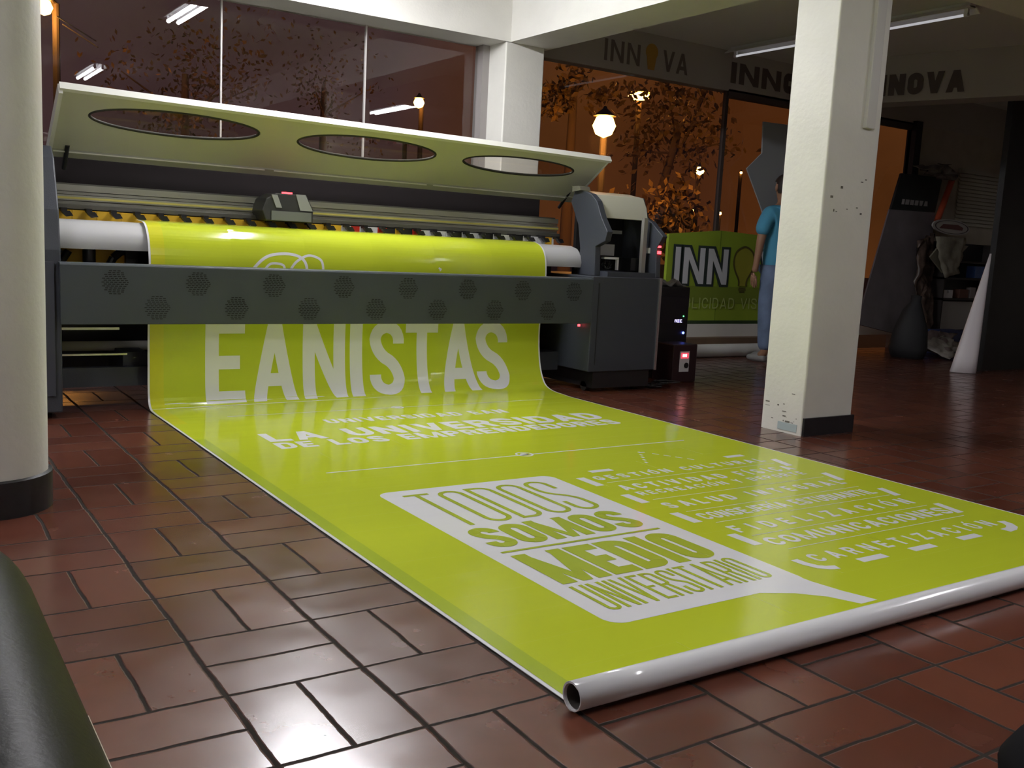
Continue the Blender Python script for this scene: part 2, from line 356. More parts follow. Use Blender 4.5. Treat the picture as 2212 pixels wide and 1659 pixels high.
# columns
def rrcol(x0, y0, x1, y1, z0, z1, r=.012): return MB().prism(rrect(x0, y0, x1, y1, r), 'Z', z0, z1)
t = thing('pillar', 'white square pillar at the corner behind the printer', 'pillar', (4.55, 7.0, 0))
rrcol(4.365, 6.87, 4.745, 7.195, 0, 2.62).build('shaft', PILLAR, t)
t = thing('pillar', 'large white rectangular pillar standing right of the green banner', 'pillar', (4.65, 3.76, 0))
rrcol(4.425, 3.625, 4.86, 3.93, 0, 2.62).build('shaft', PILLAR, t)
sk = B(4.43, 3.612, 0, 4.87, 3.626, .105).build('skirting', DARKSKIRT, t); tag(sk, 'black skirting board')
B(4.70, 3.60, 1.75, 4.78, 3.626, 2.62).build('cable_trunking', mat('trunking_white', (.62, .61, .58), .5), t, bevel=.004)
sc = MB(); rs = random.Random(4)
for q in range(9):
    px = 4.46+rs.random()*.33; pz = 1.25+rs.random()*.25
    sc.box(px, 3.6235, pz, px+.004+rs.random()*.02, 3.6248, pz+.003+rs.random()*.012)
for q in range(16):
    py = 3.64+rs.random()*.26; pz = .03+abs(rs.gauss(0, .07))
    sc.box(4.4235, py, pz, 4.4248, py+.004+rs.random()*.03, pz+.002+rs.random()*.010)
sc.build('scuff_mark', mat('scuff_dark', (.16, .15, .13), .8), t)
B(4.4225, 3.66, .015, 4.4249, 3.80, .06).build('worn_patch', mat('blue_grey_wear', (.42, .50, .50), .7), t)
t = thing('pillar', 'round cream column cut by the left edge of the picture', 'pillar', (.32, 3.76, 0))
MB().lathe(.32, 3.76, [(.198, 0), (.198, 3.0)], 64).build('shaft', PILLAR, t, smooth=True)
MB().lathe(.32, 3.76, [(.199, .13), (.212, .125), (.212, 0), (.10, 0)], 64).build('skirting', DARKSKIRT, t, smooth=2)
# lettering on the fascias
dk = mat('dark_brown_lettering', (.10, .08, .07), .7); dk2 = mat('grey_lettering', (.14, .115, .10), .7)
def map_y(Y, sgn=-1):
    return lambda x, z, l: (x, Y+sgn*l, z)
lt = thing('fascia_lettering', 'grey brand lettering with a yellow bulb on the fascia right of the corner column', 'sign', (6.1, 7.169, 2.66))
decal('letter', text('INN', 5.60, 6.02, 2.69, 2.88, .035, .25), map_y(7.168), dk2, lt, lift=.001)
decal('letter', text('VA', 6.30, 6.62, 2.69, 2.88, .035, .2), map_y(7.168), dk2, lt, lift=.001)
decal('light_bulb', [circle(6.16, 2.84, .075)]+[[(6.12, 2.68), (6.20, 2.68), (6.22, 2.80), (6.10, 2.80)]], map_y(7.168), mat('bulb_yellow_paint', (.40, .22, .03), .6), lt, lift=.001)
lt = thing('fascia_lettering', 'dark brown block lettering on the fascia just left of the large pillar', 'sign', (7.8, 7.169, 2.7))
decal('letter', text('INNOVA', 7.20, 8.9, 2.70, 2.90, .075, .15), map_y(7.168), dk, lt, lift=.001)
lt = thing('beam_lettering', 'dark brown block lettering on the beam right of the large pillar', 'sign', (8.8, 5.6, 2.7))
nb = Vector((-.96, -.28, 0)).normalized()
def map_beam(s, z, l):
    p = Vector((8.07, 7.16, z))+d3*s+nb*l; return (p.x, p.y, p.z)
decal('letter', text('INNOVA', .75, 1.72, 2.62, 2.82, .06, .15), map_beam, dk, lt, lift=.004)

# ------------------------------------------------------------------ fluorescent lamps
def fixture(x, y0, y1, z, strength, label, col=(.97, .96, 1.0), off=False, pair=True):
    t = thing('ceiling_lamp', label, 'lamp', (x, (y0+y1)/2, z+.06), 'fluorescent ceiling fixtures')
    hs = MB(); hs.prism([(x-.11, z+.035), (x-.05, z+.075), (x+.05, z+.075), (x+.11, z+.035), (x+.10, z+.033), (x+.045, z+.065), (x-.045, z+.065), (x-.10, z+.033)], 'Y', y0-.03, y1+.03)
    hs.build('reflector', mat('white_reflector', (.8, .8, .8), .4), t)
    B(x-.035, y0-.03, z+.06, x+.035, y1+.03, min(z+.13, 2.999)).build('housing', mat('white_housing', (.7, .7, .7), .5), t)
    n = max(1, round((y1-y0)/1.2)); L = (y1-y0)/n
    m_ = emis('tube_glow_%g' % strength, col, strength)
    for q in range(n):
        for dx in ((-.045, .045) if pair else (0,)):
            MB().cyl((x+dx, y0+q*L+.03, z+.015), (x+dx, y0+(q+1)*L-.03, z+.015), .018 if pair else .010, 10).build('tube', m_, t, smooth=2)
            for ya, yb in ((y0+q*L, y0+q*L+.03), (y0+(q+1)*L-.03, y0+(q+1)*L)):
                c = MB(); c.cyl((x+dx, ya, z+.015), (x+dx, yb, z+.015), .017, 10); c.box(x+dx-.012, ya, z+.015, x+dx+.012, yb, z+.062)
                c.build('lamp_holder', WHP, t)
    return t
fixture(2.45, 4.75, 6.50, 2.87, TUBE_MAIN, 'lit fluorescent fixture on the ceiling in front of the printer, seen mirrored in the glazing')
fixture(2.45, .10, 1.30, 2.87, TUBE_MAIN*.5, 'lit fluorescent fixture on the ceiling near the photographer')
fixture(6.55, .35, 1.75, 2.87, TUBE_FAR, 'lit fluorescent fixture of the second bay, seen mirrored beside the corner column')
fixture(-.9, 2.6, 3.8, 2.87, TUBE_MAIN*.6, 'lit fluorescent fixture left of the round column')
fixture(7.08, 4.60, 7.02, 2.90, TUBE_OFF, 'long slim unlit fluorescent fixture, given a faint glow, passing behind the large pillar', pair=False)  # switched off; weak emission stands in for light the tubes catch

# ================================================================== BANNER
BX0, BX1 = 1.262, 3.945
def catmull(P, n=14):
    out = []; P = [Vector(p) for p in P]
    for i in range(len(P)-1):
        p0 = P[max(0, i-1)]; p1 = P[i]; p2 = P[i+1]; p3 = P[min(len(P)-1, i+2)]
        for k_ in range(n):
            s = k_/n; out.append(.5*((2*p1)+(p2-p0)*s+(2*p0-5*p1+4*p2-p3)*s*s+(3*p1-p0-3*p2+p3)*s**3))
    out.append(P[-1]); return out
PL = catmull([(1.57, .004), (2.6, .004), (3.8, .004), (5.0, .004), (5.36, .004), (5.45, .018), (5.482, .07), (5.487, .2), (5.482, .466), (5.455, .75), (5.467, .88), (5.51, .97), (5.594, 1.022), (5.80, 1.035)])
PR = catmull([(1.57, .004), (2.6, .004), (3.8, .004), (5.0, .004), (5.22, .006), (5.42, .022), (5.51, .08), (5.568, .22), (5.588, .45), (5.548, .75), (5.556, .90), (5.60, .985), (5.69, 1.026), (5.82, 1.035)])
def cum(P):
    s = [1.57]
    for a, b in zip(P, P[1:]): s.append(s[-1]+(b-a).length)
    return s
SL, SR = cum(PL), cum(PR)
def samp(P, S, t):
    if t <= S[0]: return P[0]+(P[1]-P[0]).normalized()*(t-S[0])
    for i in range(len(S)-1):
        if t <= S[i+1]: return P[i].lerp(P[i+1], (t-S[i])/(S[i+1]-S[i]))
    return P[-1]
def ban(x, t, lift=0):
    k_ = (x-BX0)/(BX1-BX0); e_ = .004
    p = samp(PL, SL, t).lerp(samp(PR, SR, t), k_)
    if lift:
        a = samp(PL, SL, t-e_).lerp(samp(PR, SR, t-e_), k_); b = samp(PL, SL, t+e_).lerp(samp(PR, SR, t+e_), k_)
        d = (b-a).normalized(); p = p+Vector((-d.y, d.x))*lift
    return (x, p.x, p.y)
TEND = min(SL[-1], SR[-1])-.002
def vinyl(name, col, rough=.13):
    M = mat(name, col, rough, spec=.5)
    t_ = M.node_tree; p = t_.nodes['Principled BSDF']; co = t_.nodes.new('ShaderNodeTexCoord')
    mp = t_.nodes.new('ShaderNodeMapping'); mp.inputs['Scale'].default_value = (.9, 5.5, 5.5)
    mp.inputs['Rotation'].default_value = (0, 0, .12)
    n_ = t_.nodes.new('ShaderNodeTexNoise'); n_.inputs['Scale'].default_value = 1.2; n_.inputs['Detail'].default_value = 2.5
    b_ = t_.nodes.new('ShaderNodeBump'); b_.inputs['Strength'].default_value = .15; b_.inputs['Distance'].default_value = .012
    t_.links.new(co.outputs['Object'], mp.inputs[0]); t_.links.new(mp.outputs[0], n_.inputs['Vector']); t_.links.new(n_.outputs['Fac'], b_.inputs['Height']); t_.links.new(b_.outputs[0], p.inputs['Normal'])
    return M
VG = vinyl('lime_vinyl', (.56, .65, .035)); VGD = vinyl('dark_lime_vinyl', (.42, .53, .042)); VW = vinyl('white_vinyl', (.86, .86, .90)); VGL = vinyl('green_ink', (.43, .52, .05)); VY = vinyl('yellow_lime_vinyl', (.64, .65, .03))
bn = thing('vinyl_banner', 'long lime green printed vinyl banner hanging from the printer and lying on the floor', 'banner', (2.6, 3.5, .002))
ts = [1.57+i*(5.0-1.57)/24 for i in range(24)]+[5.0+i*(TEND-5.0)/80 for i in range(81)]
def strip(x0, x1, nx, th=.0016, tt=ts):
    mb = MB(); xs = [x0+(x1-x0)*i/nx for i in range(nx+1)]; m_ = len(xs)
    v = [ban(x, t_) for t_ in tt for x in xs]+[ban(x, t_, -th) for t_ in tt for x in xs]; o_ = len(tt)*m_
    f = []
    for i in range(len(tt)-1):
        for j in range(nx):
            a = i*m_+j; f.append((a, a+1, a+m_+1, a+m_)); f.append((a+o_+m_, a+m_+1+o_, a+1+o_, a+o_))
        a = i*m_; f.append((a, a+m_, a+m_+o_, a+o_)); a = i*m_+nx; f.append((a, a+o_, a+m_+o_, a+m_))
    for a in range(nx): f.append((a, a+o_, a+1+o_, a+1)); q = (len(tt)-1)*m_+a; f.append((q, q+1, q+1+o_, q+o_))
    return mb.idx(v, f)
strip(BX0, BX1, 16).build('sheet', VW, bn, smooth=2)
def bandpoly(x0, x1, t0, t1, nx=1, nt=40):
    return [[(x0+(x1-x0)*i/nx, t0+(t1-t0)*j/nt), (x0+(x1-x0)*(i+1)/nx, t0+(t1-t0)*j/nt), (x0+(x1-x0)*(i+1)/nx, t0+(t1-t0)*(j+1)/nt), (x0+(x1-x0)*i/nx, t0+(t1-t0)*(j+1)/nt)] for i in range(nx) for j in range(nt)]
def wbm(o, recalc=False):
    bm = bmesh.new(); bm.from_mesh(o.data); bmesh.ops.remove_doubles(bm, verts=bm.verts, dist=1e-5)
    if recalc: bmesh.ops.recalc_face_normals(bm, faces=bm.faces)
    bm.to_mesh(o.data); bm.free()
    for p in o.data.polygons: p.use_smooth = True
o = decal('green_print', bandpoly(BX0+.011, BX1-.012, 1.57, 5.0, 6, 20)+bandpoly(BX0+.011, BX1-.012, 5.0, TEND, 6, 90), ban, VG, bn, lift=.0005); wbm(o)
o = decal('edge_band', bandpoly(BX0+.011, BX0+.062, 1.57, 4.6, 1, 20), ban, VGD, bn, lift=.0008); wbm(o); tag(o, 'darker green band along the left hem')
o = decal('edge_band', bandpoly(BX0+.011, BX0+.085, 5.0, TEND, 1, 90), ban, VY, bn, lift=.0008); wbm(o); tag(o, 'yellower green band along the hanging left hem')
SLC = [5.0+i*.012 for i in range(1, 90)]
LF = .0012
xs = [(1.577, 1.806), (1.849, 2.125), (2.163, 2.441), (2.469, 2.562), (2.608, 2.853), (2.865, 3.106), (3.122, 3.408), (3.404, 3.665)]
for c, (a, b) in zip('EANISTAS', xs):
    o = decal('large_letter', [[(a+x, 5.455+y) for x, y in q] for q in glyph(c, b-a, .49, .078 if c != 'I' else .085)], ban, VW, bn, SLC, lift=LF)
polys = text('UNIVERSIDAD EAN', 2.04, 3.19, 4.785, 4.90, .022, .26)
polys += [rrect(1.595, 5.132, 3.674, 5.141)]+ribbon(circle(2.617, 5.137, .033), .012, True)+[circle(2.617, 5.137, .016)]
decal('small_lettering', polys, ban, VW, bn, lift=LF)
decal('wide_lettering', text('LA UNIVERSIDAD', 1.588, 3.655, 4.435, 4.635, .044, .20)+text('DE LOS EMPRENDEDORES', 1.583, 3.645, 4.27, 4.405, .030, .20), ban, VW, bn, lift=LF)
decal('divider_line', [rrect(1.591, 3.757, 3.646, 3.768)]+ribbon(circle(2.612, 3.773, .040), .010, True)+[circle(2.612, 3.773, .022)], ban, VW, bn, lift=LF)
tail = [(2.20, 1.90), (2.30, 1.85), (2.37, 1.785), (2.415, 1.70), (2.49, 1.70), (2.455, 1.80), (2.435, 1.90), (2.43, 2.10), (2.2, 2.1)]
box_ = []
for x, y in rrect(1.635, 1.90, 2.44, 3.375, .055): box_.append((x+(.035*(y-2.0)/1.4 if x > 2.2 else 0), y))
o = decal('white_panel', [box_, tail], ban, VW, bn, lift=LF)
LG = .0020
polys = text('TODOS', 1.715, 2.375, 2.855, 3.305, .021, .22)+text('SOMOS', 1.70, 2.37, 2.59, 2.815, .044, .10)+[rrect(1.692, 2.538, 2.378, 2.553)]
polys += text('MEDIO', 1.70, 2.365, 2.215, 2.505, .056, .10)+text('UNIVERSITARIO', 1.70, 2.365, 1.985, 2.19, .0135, .22)
decal('green_lettering', polys, ban, VGL, bn, lift=LG)
polys = []
for s, a, b, y0, y1, t_, g_ in (('GESTIÓN CULTURAL', 2.63, 3.685, 3.212, 3.28, .014, .55), ('ACTIVIDAD FÍSICA', 2.63, 3.69, 3.03, 3.11, .016, .60), ('RECREACIÓN Y DEPORTE', 2.64, 3.66, 2.938, 2.995, .011, .50),
        ('SALUD INTEGRAL', 2.615, 3.69, 2.735, 2.815, .016, .75), ('CONSEJERÍA ESTUDIANTIL', 2.635, 3.67, 2.557, 2.638, .014, .22), ('FIDELIZACIÓN', 2.625, 3.68, 2.378, 2.460, .016, 1.0),
        ('COMUNICACIONES', 2.63, 3.70, 2.210, 2.297, .018, .30), ('CARNETIZACIÓN', 2.625, 3.69, 2.020, 2.095, .014, .85)):
    polys += text(s, a, b, y0, y1, t_, g_)
decal('list_lettering', polys, ban, VW, bn, lift=LF)
polys = [rrect(2.635, y-.002, 3.69, y+.002) for y in (3.168, 2.87, 2.676, 2.515, 2.334, 2.167)]
polys += [rrect(2.552, a, 2.596, b) for a, b in ((3.135, 3.282), (2.842, 2.978), (2.545, 2.682), (2.245, 2.38))]
polys += [[(3.70, a), (3.742, a), (3.775, b), (3.735, b)] for a, b in ((3.098, 3.235), (2.79, 2.925), (2.495, 2.614), (2.20, 2.337))]
polys += [rrect(a, y0, b, y0+.037) for a, b, y0 in ((2.69, 2.815, 3.34), (3.547, 3.671, 3.342), (2.765, 2.903, 1.952), (3.05, 3.182, 1.950), (3.35, 3.475, 1.955))]
polys += ribbon([(2.557, 2.075), (2.558, 2.03), (2.572, 1.99), (2.60, 1.968), (2.635, 1.958)], .034)+ribbon([(3.755, 2.05), (3.748, 2.015), (3.725, 1.985), (3.69, 1.968), (3.64, 1.963)], .040)
for q in range(5): a = Vector((3.195, 3.605)).lerp(Vector((3.063, 3.40)), q/4.3); polys.append([(a.x-.008, a.y-.012), (a.x+.006, a.y-.012), (a.x+.010, a.y+.012), (a.x-.004, a.y+.012)])
polys += ribbon([(3.19, 3.605), (3.225, 3.598)], .012)
for q in range(4): a = Vector((3.25, 3.545)).lerp(Vector((3.34, 3.39)), q/3); polys += ribbon([(a.x-.009, a.y+.016), (a.x+.009, a.y-.016)], .009)
decal('dashed_frame', polys, ban, VW, bn, lift=LF)
# script flourish just above the front panel (front face of the sheet; t follows the height)
def fl(px, z): return (px, 5.455+z-.0)
def zt(z):      # arc position of a height on the hanging part
    i = min(range(len(PL)), key=lambda j: abs(PL[j].y-z)+(0 if j > 60 else 9)); return SL[i]
def script(pts, w0):
    P = [Vector((x, zt(z))) for x, z in pts]; Q = catmull(P, 8); return ribbon([tuple(p) for p in Q], w0)
polys = script([(1.78, .70), (1.836, .79), (1.92, .868), (2.03, .886), (2.125, .869), (2.165, .815), (2.155, .74), (2.10, .70)], .017)
polys += script([(1.87, .72), (1.907, .785), (1.945, .823), (2.005, .831), (2.027, .808), (2.02, .76), (1.97, .72)], .014)
polys += script([(2.01, .70), (2.06, .79), (2.10, .842), (2.165, .877), (2.213, .883), (2.258, .857), (2.27, .81), (2.262, .775)], .015)
decal('script_lettering', polys, ban, VW, bn, lift=LF)
decal('accent_mark', ribbon([(3.045, zt(.77)), (3.085, zt(.842))], .024), ban, VW, bn, lift=LF)
# the rolled end: a spiral with the white back outside
rl = MB(); R0 = .034; pts = []
for i in range(90):
    a = i/89*2*PI*2.6; r = R0-.0014*a/(2*PI)*1.2
    pts.append((1.565+r*math.sin(-a), .003+R0+r*-math.cos(a)+0*a))
o_ = len(pts); xa, xb = 1.243, 3.955
v = []; f = []
nx = 12
for j in range(nx+1):
    x = xa+(xb-xa)*j/nx; v += [(x, 1.565-(p[0]-1.565), p[1]) for p in pts]
for j in range(nx):
    for i in range(o_-1): a = j*o_+i; f.append((a, a+1, a+1+o_, a+o_))
ro = MB().idx(v, f).build('rolled_end', VW, bn, smooth=True, fixn=False)
mo = ro.modifiers.new('thick', 'SOLIDIFY'); mo.thickness = .0012
tag(ro, 'white backed rolled up end')
MB().cyl((xa+.006, 1.565, .037), (xb-.01, 1.565, .037), .0265, 24, caps=False).build('core_liner', mat('dark_core', (.10, .09, .08), .7), bn, smooth=2)

# ================================================================== PRINTER
pt = thing('wide_format_printer', 'wide format inkjet printer with raised cream lid and slate front panel', 'printer', (2.8, 5.8, 0))
def part(mb, name, m_, par=None, **k_): return mb.build(name, m_, par or pt, **k_)
# front panel with perforated discs
fp = part(MB().prism([(5.30, .49), (5.30, .79), (5.305, .80), (5.37, .803), (5.37, .79), (5.32, .785), (5.32, .49)], 'X', .80, 4.17), 'front_panel', SLATE, bevel=.003)
slotm = mat('slot_shadow', (.006, .006, .006), .8)
for row, (z, x0, n_) in enumerate(((.707, 1.060, 8), (.578, 1.270, 7))):
    for i in range(n_):
        mb = MB(); cx = x0+.4215*i
        for r in range(-6, 7):
            zz = z+r*.0098; hw = math.sqrt(max(0, .066**2-(r*.0098)**2)); x = cx-hw+((r % 2)*.010)
            while x < cx+hw-.006:
                mb.box(x, 5.2992, zz-.0022, min(x+.015, cx+hw), 5.3002, zz+.0022); x += .0205
        part(mb, 'vent_disc', slotm, fp)
# cabinets
cb = part(B(4.17, 5.30, .15, 4.79, 6.2, .815), 'right_cabinet', SLATED, bevel=.006)
part(B(4.775, 5.292, .15, 4.795, 5.301, .815), 'edge_strip', CHR, cb)
part(B(4.23, 5.32, .03, 4.75, 6.1, .15), 'plinth', BLK, cb)
part(B(4.22, 5.296, .20, 4.225, 5.301, .77), 'panel_joint', BLK, cb)
for x, y in ((4.25, 5.42), (4.70, 5.42), (4.25, 6.0), (4.70, 6.0)):
    w1 = part(MB().cyl((x-.02, y, .035), (x+.02, y, .035), .035, 20), 'caster', RUB, smooth=2)
lt_ = part(MB().prism([(5.36, .03), (5.36, .86), (5.40, 1.06), (5.52, 1.32), (5.60, 1.385), (6.25, 1.385), (6.25, .03)], 'X', .50, .815), 'left_cabinet', SLATED, bevel=.008)
part(B(.55, 5.345, .12, .78, 5.361, .80), 'cabinet_door', mat('slate_door', (.055, .06, .08), .4), lt_)
for x in (.56, .76): part(MB().cyl((x-.02, 5.5, .03), (x+.02, 5.5, .03), .03, 16), 'caster', RUB, smooth=2)
# head station on the right
prof = [(5.69, 1.43), (5.51, 1.385), (5.44, 1.336), (5.372, 1.215), (5.30, 1.125), (5.32, 1.06), (5.425, 1.02), (5.415, .815), (5.62, .815), (5.60, 1.0), (5.64, 1.17), (5.74, 1.33)]
part(MB().prism(prof, 'X', 4.265, 4.315), 'side_plate', SLATED, bevel=.005)
prof2 = [(5.62, 1.40), (5.555, 1.388), (5.49, 1.25), (5.412, 1.216), (5.275, 1.115), (5.335, 1.03), (5.325, .815), (6.2, .815), (6.2, 1.385)]
rp = part(MB().prism(prof2, 'X', 4.755, 4.80), 'side_plate', SLATED, bevel=.005)
part(MB().prism([(5.52, 1.385), (5.475, 1.31), (5.452, 1.225), (5.462, 1.222), (5.49, 1.305), (5.53, 1.375), (5.70, 1.405), (5.69, 1.415)], 'X', 4.315, 4.755), 'station_cover', LID, smooth=2)
part(B(4.315, 5.72, .815, 4.755, 5.75, 1.40), 'station_back', BLK)
part(B(4.315, 5.33, .815, 4.755, 5.75, .85), 'station_tray', SLATED)
part(B(4.68, 5.40, .85, 4.715, 5.43, 1.24), 'station_post', mat('grey_post', (.25, .24, .22), .5))
part(B(4.36, 5.62, 1.12, 4.66, 5.64, 1.145), 'guide_bar', ALU)
part(B(4.34, 5.50, .96, 4.50, 5.60, 1.04), 'capping_unit', mat('grey_unit', (.28, .28, .29), .5))
hose = MB(); 
for q in range(7): a = q*.9; hose.path([(4.40+.03*math.cos(a+i*.5), 5.45+.02*math.sin(i*.7), .86+.035+.03*math.sin(a+i*.5)) for i in range(7)], .004, 6)
part(hose, 'ink_hose', BLK)
part(B(4.36, 5.43, .935, 4.49, 5.47, .95).box(4.475, 5.43, .86, 4.49, 5.45, .94), 'bracket', WHP)
part(B(4.62, 5.45, .86, 4.74, 5.6, .95), 'pump_unit', BLK)
for z in (1.045, 1.0): part(B(4.762, 5.318 if z < 1.04 else 5.322, z-.011, 4.788, 5.332, z+.011), 'indicator_light', LEDR, rp)
part(B(4.74, 5.40, .99, 4.756, 5.43, 1.03), 'switch', WHP)
part(MB().prism([(5.70, 1.40), (5.70, 1.44), (5.62, 1.44), (5.60, 1.41)], 'X', 4.24, 4.33), 'hinge_block', CHR)
# rear body behind the rails, platen, rails
part(B(.82, 6.14, .80, 4.27, 6.24, 1.40), 'rear_body', mat('dark_body', (.016, .013, .013), .95, spec=.15), bevel=.004)
pa_ = [(5.497, .866), (5.490, .90), (5.505, .95), (5.555, .995), (5.63, 1.014), (5.83, 1.018), (6.12, 1.018), (6.12, .99), (5.6, .97), (5.53, .866)]
pb_ = [(y_+(.083 if y_ < 5.7 else 0), z_) for y_, z_ in pa_]
v = [(.82, *p) for p in pa_]+[(4.27, *p) for p in pb_]; n_ = len(pa_)
part(MB().idx(v, [tuple(range(n_-1, -1, -1)), tuple(range(n_, 2*n_))]+[(i, (i+1) % n_, (i+1) % n_+n_, i+n_) for i in range(n_)]), 'platen', BED, smooth=2)
part(B(.82, 5.86, 1.072, 4.27, 6.0, 1.10), 'lower_rail', ALUD, bevel=.003)
rail = MB()
for z0, z1, y in ((1.10, 1.118, 5.90), (1.121, 1.15, 5.885), (1.153, 1.168, 5.90), (1.171, 1.205, 5.89)):
    rail.box(.82, y, z0, 4.27, 6.02, z1)
part(rail, 'guide_rail', ALU)
part(B(.82, 5.882, 1.128, 4.27, 5.886, 1.140), 'belt', mat('yellow_belt', (.62, .56, .16), .5))
part(B(.82, 5.93, 1.205, 4.27, 6.14, 1.215), 'rail_cap', ALUD)
for i, x in enumerate([.88+.127*q for q in range(27)]):
    c_ = MB(); c_.prism([(x, 1.062), (x+.045, 1.062), (x+.062, 1.036), (x+.030, 1.030), (x+.012, 1.045)], 'Y', 5.765, 5.80); c_.box(x+.005, 5.79, 1.058, x+.035, 5.86, 1.078)
    part(c_, 'pinch_clamp', BLK)
sw = MB(); cols = []
seg = []; x = .82; rs = random.Random(2)
while x < 4.2:
    w_ = .127
    if x < 2.3: seg.append((x, min(x+w_, 4.2), 0))
    else:
        seg.append((x, x+.06, rs.choice([0, 1, 2, 2, 3]))); seg.append((x+.06, min(x+w_, 4.2), rs.choice([0, 1, 2, 3]) if x < 3.1 else 2))
    x += w_
for a, b, c in seg: sw.cur = c; sw.box(a, 5.835, 1.018, b-.002, 5.85, 1.068)
part(sw, 'reflected_print', [YEL, REDP, WHP, BLK])  # coloured plate paints the print's reflection below the rail
# undercarriage
part(B(.82, 5.85, .80, 4.2, 5.9, .86), 'cross_beam', BLK)
ys = part(B(.82, 5.70, .77, 1.245, 5.71, .868), 'feed_sheet', YEL)
part(MB().cyl((1.0, 5.66, .74), (1.0, 5.66, .866), .034, 20), 'guide_post', mat('gloss_black', (.02, .02, .025), .15), smooth=2)
part(MB().cyl((.845, 5.67, .76), (.90, 5.67, .85), .02, 12).cyl((.80, 5.67, .81), (.86, 5.67, .86), .02, 12), 'feed_loop', BLK)
part(MB().path([(1.10, 5.67, .77), (1.125, 5.67, .82), (1.165, 5.67, .855), (1.22, 5.67, .868)], .022, 12), 'feed_loop', mat('gloss_black', (.02, .02, .025), .15))
part(B(1.185, 5.64, .77, 1.245, 5.68, .868), 'guide_block', BLK)
part(MB().cyl((.84, 5.9, .31), (4.60-.05, 5.9, .305), .028, 24), 'media_roller', mat('pale_roller', (.55, .54, .48), .5), smooth=2)
part(MB().cyl((4.13, 5.85, .306), (4.17, 5.85, .306), .045, 20), 'roller_bearing', BLK, smooth=2)
part(B(.82, 5.6, .432, 1.14, 5.62, .445), 'steel_rod', CHR)
part(B(.82, 5.6, .292, 1.18, 5.62, .302), 'steel_rod', CHR)
part(B(.82, 6.05, .12, 4.2, 6.12, .23), 'lower_beam', SLATED)
part(B(.82, 6.10, .23, 4.2, 6.14, .80), 'rear_panel', BLK)
part(B(1.17, 5.66, .12, 1.30, 6.06, .30), 'foot', SLATED)
part(B(3.95, 5.66, .12, 4.17, 6.06, .25), 'foot', SLATED)
part(B(.82, 5.6, .12, 1.30, 5.66, .225), 'lower_beam', SLATED)
part(B(4.14, 5.40, .46, 4.155, 5.41, .475), 'indicator_light', LEDR)
# print carriage, at rest on the rail
cr_ = part(MB().prism([(1.99, 1.07), (1.965, 1.13), (1.99, 1.20), (2.05, 1.235), (2.24, 1.235), (2.285, 1.15), (2.285, 1.07)], 'Y', 5.70, 5.90), 'print_carriage', mat('carriage_black', (.035, .035, .035), .45), bevel=.006)
part(MB().prism([(2.05, 1.15), (2.085, 1.15), (2.055, 1.225), (2.02, 1.225)], 'Y', 5.694, 5.701), 'carriage_stripe', mat('carriage_grey', (.35, .36, .35), .5), cr_)
part(MB().prism([(2.20, 1.14), (2.28, 1.14), (2.23, 1.235), (2.17, 1.235)], 'Y', 5.694, 5.701), 'carriage_stripe', mat('carriage_grey', (.35, .36, .35), .5), cr_)
part(B(2.02, 5.692, 1.075, 2.27, 5.70, 1.13), 'carriage_front', mat('carriage_grey2', (.17, .18, .18), .5), cr_)
part(B(2.105, 5.74, 1.237, 2.165, 5.76, 1.246), 'indicator_light', LEDR, cr_)
# raised lid with three oval windows
LP0 = Vector((.0, 6.0, 1.40)); LU = Vector((0, -.38, .262)).normalized(); LN = Vector((0, LU.z, -LU.y))*-1   # LN faces down and forward
if LN.z > 0: LN = -LN
def lidp(x, v, d=0): return Vector((x, LP0.y, LP0.z-.004*(x-.9)))+LU*v+LN*d
def vtop(x): return .487-.013*(x-.86)
cells = [(.868, 2.08, 1.49, .472, .308, .107), (2.08, 3.26, 2.676, .480, .288, .112), (3.26, 4.50, 3.83, .466, .278, .095)]
lm = MB(); NN = 64; th = .010
def ellipse(c, sc_=1, n=NN): return [(c[2]+c[3]*sc_*math.cos(2*PI*i/n), c[4]+c[5]*(sc_ if sc_ == 1 else 1+(sc_-1)*3.2)*math.sin(2*PI*i/n)) for i in range(n)]
for c in cells:
    E_ = ellipse(c); O_ = []
    for i in range(NN):
        a = 2*PI*i/NN; dx, dy = math.cos(a)*c[3], math.sin(a)*c[5]; best = 9e9
        for lim, comp, sg in ((c[1]-c[2], dx, 1), (c[2]-c[0], -dx, 1)):
            if comp > 1e-9: best = min(best, lim/comp)
        if dy > 1e-9: best = min(best, ((.47)-c[4])/dy)
        if dy < -1e-9: best = min(best, (c[4]-0)/-dy)
        x_, y_ = c[2]+dx*best, c[4]+dy*best
        if y_ > .4699: y_ = vtop(x_)-.0
        O_.append((x_, y_))
    # snap the nearest sample to every corner
    for cx_, cy_ in ((c[0], 0), (c[1], 0), (c[0], .47), (c[1], .47)):
        i = min(range(NN), key=lambda q: (O_[q][0]-cx_)**2*.2+(O_[q][1]-cy_)**2); O_[i] = (cx_, cy_ if cy_ == 0 else vtop(cx_))
    for i in range(NN):
        j = (i+1) % NN
        lm.face([lidp(*E_[i]), lidp(*O_[i]), lidp(*O_[j]), lidp(*E_[j])])
        lm.face([lidp(*E_[i], -th), lidp(*E_[j], -th), lidp(*O_[j], -th), lidp(*O_[i], -th)])
        lm.face([lidp(*E_[i]), lidp(*E_[j]), lidp(*E_[j], -th), lidp(*E_[i], -th)])
lid = part(lm, 'lid', LID, fixn=False)
fl_ = MB()   # folded rims
